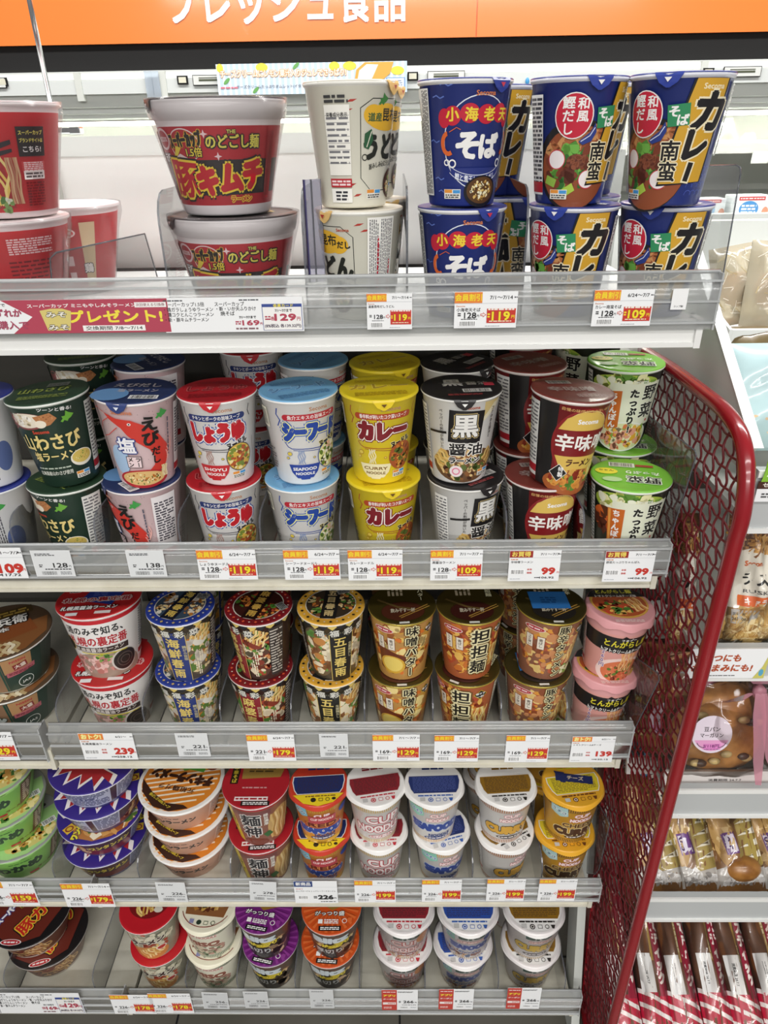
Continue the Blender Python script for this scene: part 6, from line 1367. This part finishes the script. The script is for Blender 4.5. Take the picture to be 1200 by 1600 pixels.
# bean bread in ribbon-tied bags
def bean_bread(px, py, w_, h_, Y, label, seed, stick=True):
    p = at(px, py, Y); o = empty('bean_bread_bag', p, label, 'bread', 'ribboned bags of bean bread'); o.rotation_euler = (math.radians(-18), 0, 0)
    mb = pmat('crust_brown', '#b9803f', .42, 0, .3, ('#7d4c1c', 30)); b = MB()
    b.ball((0, .01, h_ * .34), (w_ * .44, .035, h_ * .27), mb, 20, 12, .08, seed)
    b.ball((w_ * .12, .022, h_ * .52), (w_ * .34, .03, h_ * .2), mb, 18, 10, .08, seed + 1); b.build('bun', o)
    b = MB(); r = random.Random(seed)
    for k in range(12):
        x, z = r.uniform(-.36, .36) * w_, h_ * r.uniform(.16, .6); b.ball((x, -.0245 + .06 * (x / w_) ** 2, z), (.009, .004, .0055), pmat('bean_pale', '#b9a06a', .4) if k % 4 else pmat('bean_dark', '#4a3020', .4), 10, 6)
    b.build('beans', o)
    b = MB(); hg = pillow(b, w_, h_, .085, M_film, 16, 18, .1, seed, .14, 2.4); b.build('bag', o)
    b = MB().box(-w_ * .5, w_ * .5, -.018, -.012, 0, h_ * .13, pmat('bag_hem', '#cfc8c4', .4)); A = Art().T('消費期限 24.7.7', 0, 0, 4.4, '#3a3434', w=w_ * 300, b=.01)
    flat_art(b, A, lambda u, v, z: (u * .001 + w_ * .05, -.0185 - z * .001, h_ * .065 + v * .001)); b.build('date_hem', o)
    mr = clear_mat('sheer_pink_ribbon', '#e8b4c0', .8, .2, .55, '#d394a4'); b = MB(); zk = h_ * .80; xk = w_ * .20
    b.ball((xk, -.046, zk), (.010, .008, .012), mr, 10, 8, .25, seed)
    def strip(pts, ws):
        V = []
        for (x, y, z), q in zip(pts, ws): V += [(x - q, y, z), (x + q, y - .001, z)]
        b.raw(V, [[2 * k, 2 * k + 1, 2 * k + 3, 2 * k + 2] for k in range(len(pts) - 1)], mr, True)
    strip([(xk - .002, -.052, zk), (xk - .003, -.058, zk - .03), (xk + .001, -.056, zk - .07), (xk + .004, -.052, h_ * .30), (xk + .008, -.050, h_ * .12)], (.006, .009, .008, .007, .004))
    strip([(xk + .003, -.051, zk), (xk + .009, -.055, zk - .03), (xk + .014, -.053, zk - .06), (xk + .022, -.050, h_ * .32), (xk + .030, -.048, h_ * .20)], (.005, .007, .008, .007, .003))
    strip([(xk - .004, -.047, zk + .012), (xk - .014, -.045, zk + .028), (xk - .010, -.04, zk + .045)], (.006, .012, .016)); strip([(xk + .004, -.047, zk + .012), (xk + .016, -.045, zk + .026), (xk + .018, -.04, zk + .042)], (.006, .012, .014))
    strip([(xk - .010, -.046, zk - .002), (xk - .030, -.043, zk - .014), (xk - .05, -.034, zk - .022)], (.004, .010, .008))
    b.build('ribbon', o)['label'] = 'pink ribbon'
    if stick:
        A = Art().E(0, 0, 29, 29, '#ddd0dc', 40).P([(26 * math.cos(t), 26 * math.sin(t)) for t in [math.radians(200 + 14 * k) for k in range(11)]], '#dc9ac4')
        A.T('豆パン', 0, 8, 8, '#3a3034', w=23, b=.02).T('マーガリン', 0, -1.5, 7.4, '#3a3034', w=33, b=.02).R(1, -19, 25, 9, '#d884c0').T('118円', 3, -18, 6, '#6a2060', w=16, b=.04).M(1, -23, 22, 2, '#8a3a80', 1, 2).M(-9, -18, 4, 5, '#6a2060', 2, 2)
        for s in (-1, 1): A.O(s * 10, -9, 12, 12, 1.2, '#6a5a6a', 10, 200 if s < 0 else 270, 270 if s < 0 else 340)
        b = MB(); flat_art(b, A, lambda u, v, z: (u * .00098 - w_ * .17, -.043 - z * .0008, h_ * .48 + v * .00098)); b.build('round_sticker', o)['label'] = 'round pale pink sticker'
    return o
bean_bread(1114, 1221, .16, .205, .75, 'bean bread bag with round sticker, beside the red partition tube', 4)
bean_bread(1226, 1216, .16, .20, .765, 'bean bread bag cut by the right edge of the photo', 9)
bean_bread(1046, 1200, .15, .22, .82, 'bean bread bag behind the wire partition', 12)
bean_bread(1206, 1150, .16, .20, .87, 'bean bread bag behind the sticker fronted ones', 15)

# cheese bread packs
def cheese(px, py, w_, h_, Y, rz, label, seed):
    p = at(px, py, Y); o = empty('bread_pack', p, label, 'bread pack', 'long bread packs on the fourth rack shelf'); o.rotation_euler = (math.radians(-60), math.radians(rz), 0)
    W, H = w_ * 1000, h_ * 1000; b = MB(); hg = pillow(b, w_, h_, .05, pmat('pack_brown', '#8a6030', .3, 0, .5, ('#6a4420', 20)), 12, 20, .05, seed, .10)
    A = Art().P([(W * .5, 8), (W * .98, H * .16), (W * .98, H * .52), (W * .55, H * .40)], '#a8924a')
    for k in range(4): z = H * (.18 + .07 * k); A.P([(W * .56, z), (W * .96, z + H * .06), (W * .96, z + H * .02)], '#e8e2d0').P([(W * .68, z + H * .02), (W * .84, z + H * .036), (W * .84, z + H * .022)], '#6a5a3a')
    A.F(W * .30, H * .40, W * .2, H * .26, ('#c9a468', '#b08848', '#d8bc88'), 30, seed, '#b89258', .5).L([(W * .36, H * .58), (W * .5, H * .55), (W * .7, H * .57)], W * .13, '#c9a05a').T('つぶ', W * .84, H * .62, H * .11, '#efe9dc', ver=True, b=.07, o='#1d1a18', ow=.1)
    A.E(W * .62, H * .84, W * .15, H * .15, '#5a9ac8').T('ツ', W * .63, H * .84, H * .09, '#1d2a3a', b=.06)
    A.R(W * .40, H * .28, W * .24, H * .13, '#6a3a80', 6).R(W * .40, H * .28, W * .2, H * .105, '#dcd4e2', 6).T('0.5', W * .36, H * .28, H * .05, '#4a2a60', w=H * .08, rot=-84, b=.04)
    A.P([(W * .02, H * .13), (W * .3, H * .15), (W * .5, H * .11), (W * .98, H * .14), (W * .98, H * .01), (W * .02, H * .01)], '#b5b0aa').F(W * .5, H * .07, W * .44, H * .05, ('#d8d6d4', '#8f8a86', '#c4c0bc'), 30, 4, None, .5)
    print_on(b, A, w_, h_, hg); b.build('pack', o)
    b = MB(); pillow(b, w_ * 1.02, h_, .054, M_film, 12, 20, .05, seed, .2); b.build('clear_film', o)
    if seed == 5: MB().ball((.004, -.004, .036), (w_ * .38, .026, .023), pmat('bun_gloss', '#a8743a', .35, 0, .4, ('#7d4c1c', 40)), 18, 12, 0, 3).build('bun_end', o)
for k, (px, rz) in enumerate(((1032, -5), (1092, -6), (1162, -5), (1226, -5))):
    cheese(px, 1394, .088, .26, .755 + .004 * (k % 2), rz, ['brown bread pack right beside the red partition tube', 'brown bread pack with purple price square, third rack rail', 'brown bread pack with shiny bun, rightmost whole one', 'brown bread pack cut by the right edge'][k], 3 + k)
# cream stick packs
def stick(p, w_, h_, rz, label, seed):
    o = empty('bread_stick_pack', p, label, 'bread pack', 'long red and white bread packs at the bottom of the rack'); o.rotation_euler = (math.radians(-65), math.radians(rz), 0)
    W, H = w_ * 1000, h_ * 1000; b = MB(); hg = pillow(b, w_, h_, .042, pmat('stick_brown', '#6f4526', .3, 0, .5, ('#53301a', 24)), 10, 24, .03, seed, .08)
    A = Art().R(W / 2, H * .12, W * .99, H * .24, '#b51838')
    for q in (-.02, .05, .135, .205): A.P([(W * .01, H * (q + .035)), (W * .99, H * max(0, q - .05)), (W * .99, H * max(.001, q - .025)), (W * .01, H * (q + .06))], '#e4dcd8')
    A.R(W * .82, H * .60, W * .33, H * .76, '#8e1530').T('クリームスティック', W * .82, H * .60, H * .070, '#e6dcd4', ver=True, b=.07, w=W * .27).R(W * .60, H * .66, W * .08, H * .5, '#9a7a3a').M(W * .60, H * .66, W * .07, H * .48, '#d8c8a0', 1, 5, .6, True)
    A.R(W * .34, H * .345, W * .46, H * .21, '#dcdad8').T('消費期限 24.7.7', W * .34, H * .345, H * .02, '#3a3636', w=H * .12, rot=-90, b=.03)
    print_on(b, A, w_, h_, hg); b.build('pack', o)
    b = MB(); pillow(b, w_ * 1.02, h_, .045, M_film, 10, 24, .03, seed, .14); b.build('clear_film', o)
SL = ['red striped bread pack beside the red partition tube', 'second red striped bread pack from the partition', 'third red striped bread pack from the partition', 'fourth red striped bread pack from the partition', 'fifth red striped bread pack from the partition', 'red striped bread pack at the right edge']
for k, px in enumerate((984, 1032, 1080, 1128, 1176, 1224)):
    yb = .690 + .004 * (k % 2); p = Vector((x_at(px, yb, .10), yb, .10)); stick(p, .057, .30, (-2, 1, -1, 2, 0, 1)[k], SL[k], 5 + k)
# top bin breads with netting print
def netted(px, py, w_, h_, Y, rz, label, seed):
    p = at(px, py, Y); o = empty('wrapped_bread', p, label, 'bread', 'net patterned bread packs in the top bin'); o.rotation_euler = (math.radians(-14), math.radians(rz), 0)
    W, H = w_ * 1000, h_ * 1000; b = MB().ball((0, 0, h_ * .45), (w_ * .34, .018, h_ * .22), pmat('bun_orange', '#c9853a', .4), 14, 10, .06, seed); b.build('bun', o)
    b = MB(); hg = pillow(b, w_, h_, .05, clear_mat('net_film', '#faf4e6', 1.4, .1, .55, '#e2d9c0'), 12, 14, .05, seed, .12); r = random.Random(seed); A = Art()
    for _ in range(46):
        x, y = r.uniform(.06, .94) * W, r.uniform(.06, .94) * H; t = r.uniform(0, PI); l = r.uniform(8, 18); x1, y1 = x + l * math.cos(t), y + l * math.sin(t)
        if .03 * W < x1 < .97 * W and .03 * H < y1 < .97 * H: A.L([(x, y), (x1, y1)], .8, '#f6f2e6' if r.random() < .6 else '#c9b98a')
    print_on(b, A, w_, h_, hg); b.build('pack', o)
netted(1156, 506, .07, .105, 1.0, -10, 'net patterned bread pack leaning left in the white top bin', 4)
netted(1196, 512, .075, .11, .97, 4, 'net patterned bread pack upright at the right of the top bin', 8)
# bags on the upper rack shelf
def soft_bag(px, py, w_, h_, Y, c, label, word=None, wc='#1d1a18'):
    p = at(px, py, Y); o = empty('bread_bag', p, label, 'bread bag', 'soft bags on the upper rack shelf'); o.rotation_euler = (math.radians(-30), 0, 0)
    b = MB(); hg = pillow(b, w_, h_, .05, pmat('bag_' + c[1:], c, .3, 0, .5), 14, 14, .05, int(px), .1); W, H = w_ * 1000, h_ * 1000
    A = Art()
    if word: A.R(W * .5, H * .28, W * .9, H * .3, '#a8662c'); A.T(word, W * .42, H * .6, H * .24, '#1d1a18', ver=True, b=.05, o='#e2d8c4', ow=.08, rot=-24)
    else: A.E(W * .55, H * .5, W * .16, H * .16, '#7a5a40').F(W * .4, H * .2, W * .36, H * .14, ('#e8d2b0', '#d8b890'), 20, 3)
    print_on(b, A, w_, h_, hg); b.build('bag', o)
soft_bag(1212, 655, .13, .12, .86, '#6a5a3a', 'olive brown bag with black lettering on the upper rack shelf', 'どら')
soft_bag(1210, 704, .12, .13, .79, '#b4cfd2', 'pale blue bag lying in front of the olive brown bag')
# rack signs
a = at(1070, 1060, YR - .006); q = at(1206, 1014, YR - .006); wd, hd = (q.x - a.x) * 1000, (q.z - a.z) * 1000
b = MB().box(0, wd * .001, 0, .001, 0, hd * .001, M_card); A = Art().T('おやつにも', wd * .36, hd * .70, hd * .27, '#b5502c', w=wd * .58, b=.05, sk=.12).T('おつまみにも!', wd * .44, hd * .36, hd * .27, '#b5502c', w=wd * .76, b=.05, sk=.12).M(wd * .38, hd * .1, wd * .5, hd * .05, '#6a6a6a', 1, 4).P([(wd * .86, 0), (wd, 0), (wd, hd * .9), (wd * .95, hd * .4)], '#cfc86a').E(wd * .95, hd * .2, wd * .03, hd * .12, '#5aa8c8')
flat_art(b, A, lambda u, v, z: (u * .001, -.0003 - z * .0008, v * .001)); tag(b.build('promotion_strip', None, a), 'white promotion strip with brown lettering below the rusk bags', 'promotion strip')
a = at(1178, 784, YR - .006); b = MB().box(0, .06, 0, .001, 0, .016, M_card).box(0, .06, 0, .001, .016, .025, pmat('tag_brown', '#4a2a20', .4)); A = Art().P([(2, 25), (60, 25), (60, 56), (14, 56), (5, 44)], '#8ac03a').T('人', 12, 36, 11, '#eef4e0', b=.03).T('セコマ', 16, 21, 6, '#efe6dc', w=22, b=.04).M(16, 8, 20, 7, '#5a5a5a', 2, 4)
flat_art(b, A, lambda u, v, z: (u * .001, -.0003 - z * .0008, v * .001)); b.box(.004, .06, .0002, .001, .025, .056, pmat('tag_green', '#8ac03a', .4)); tag(b.build('shelf_tag', None, a), 'green and brown tag on the upper rack rail', 'shelf tag')
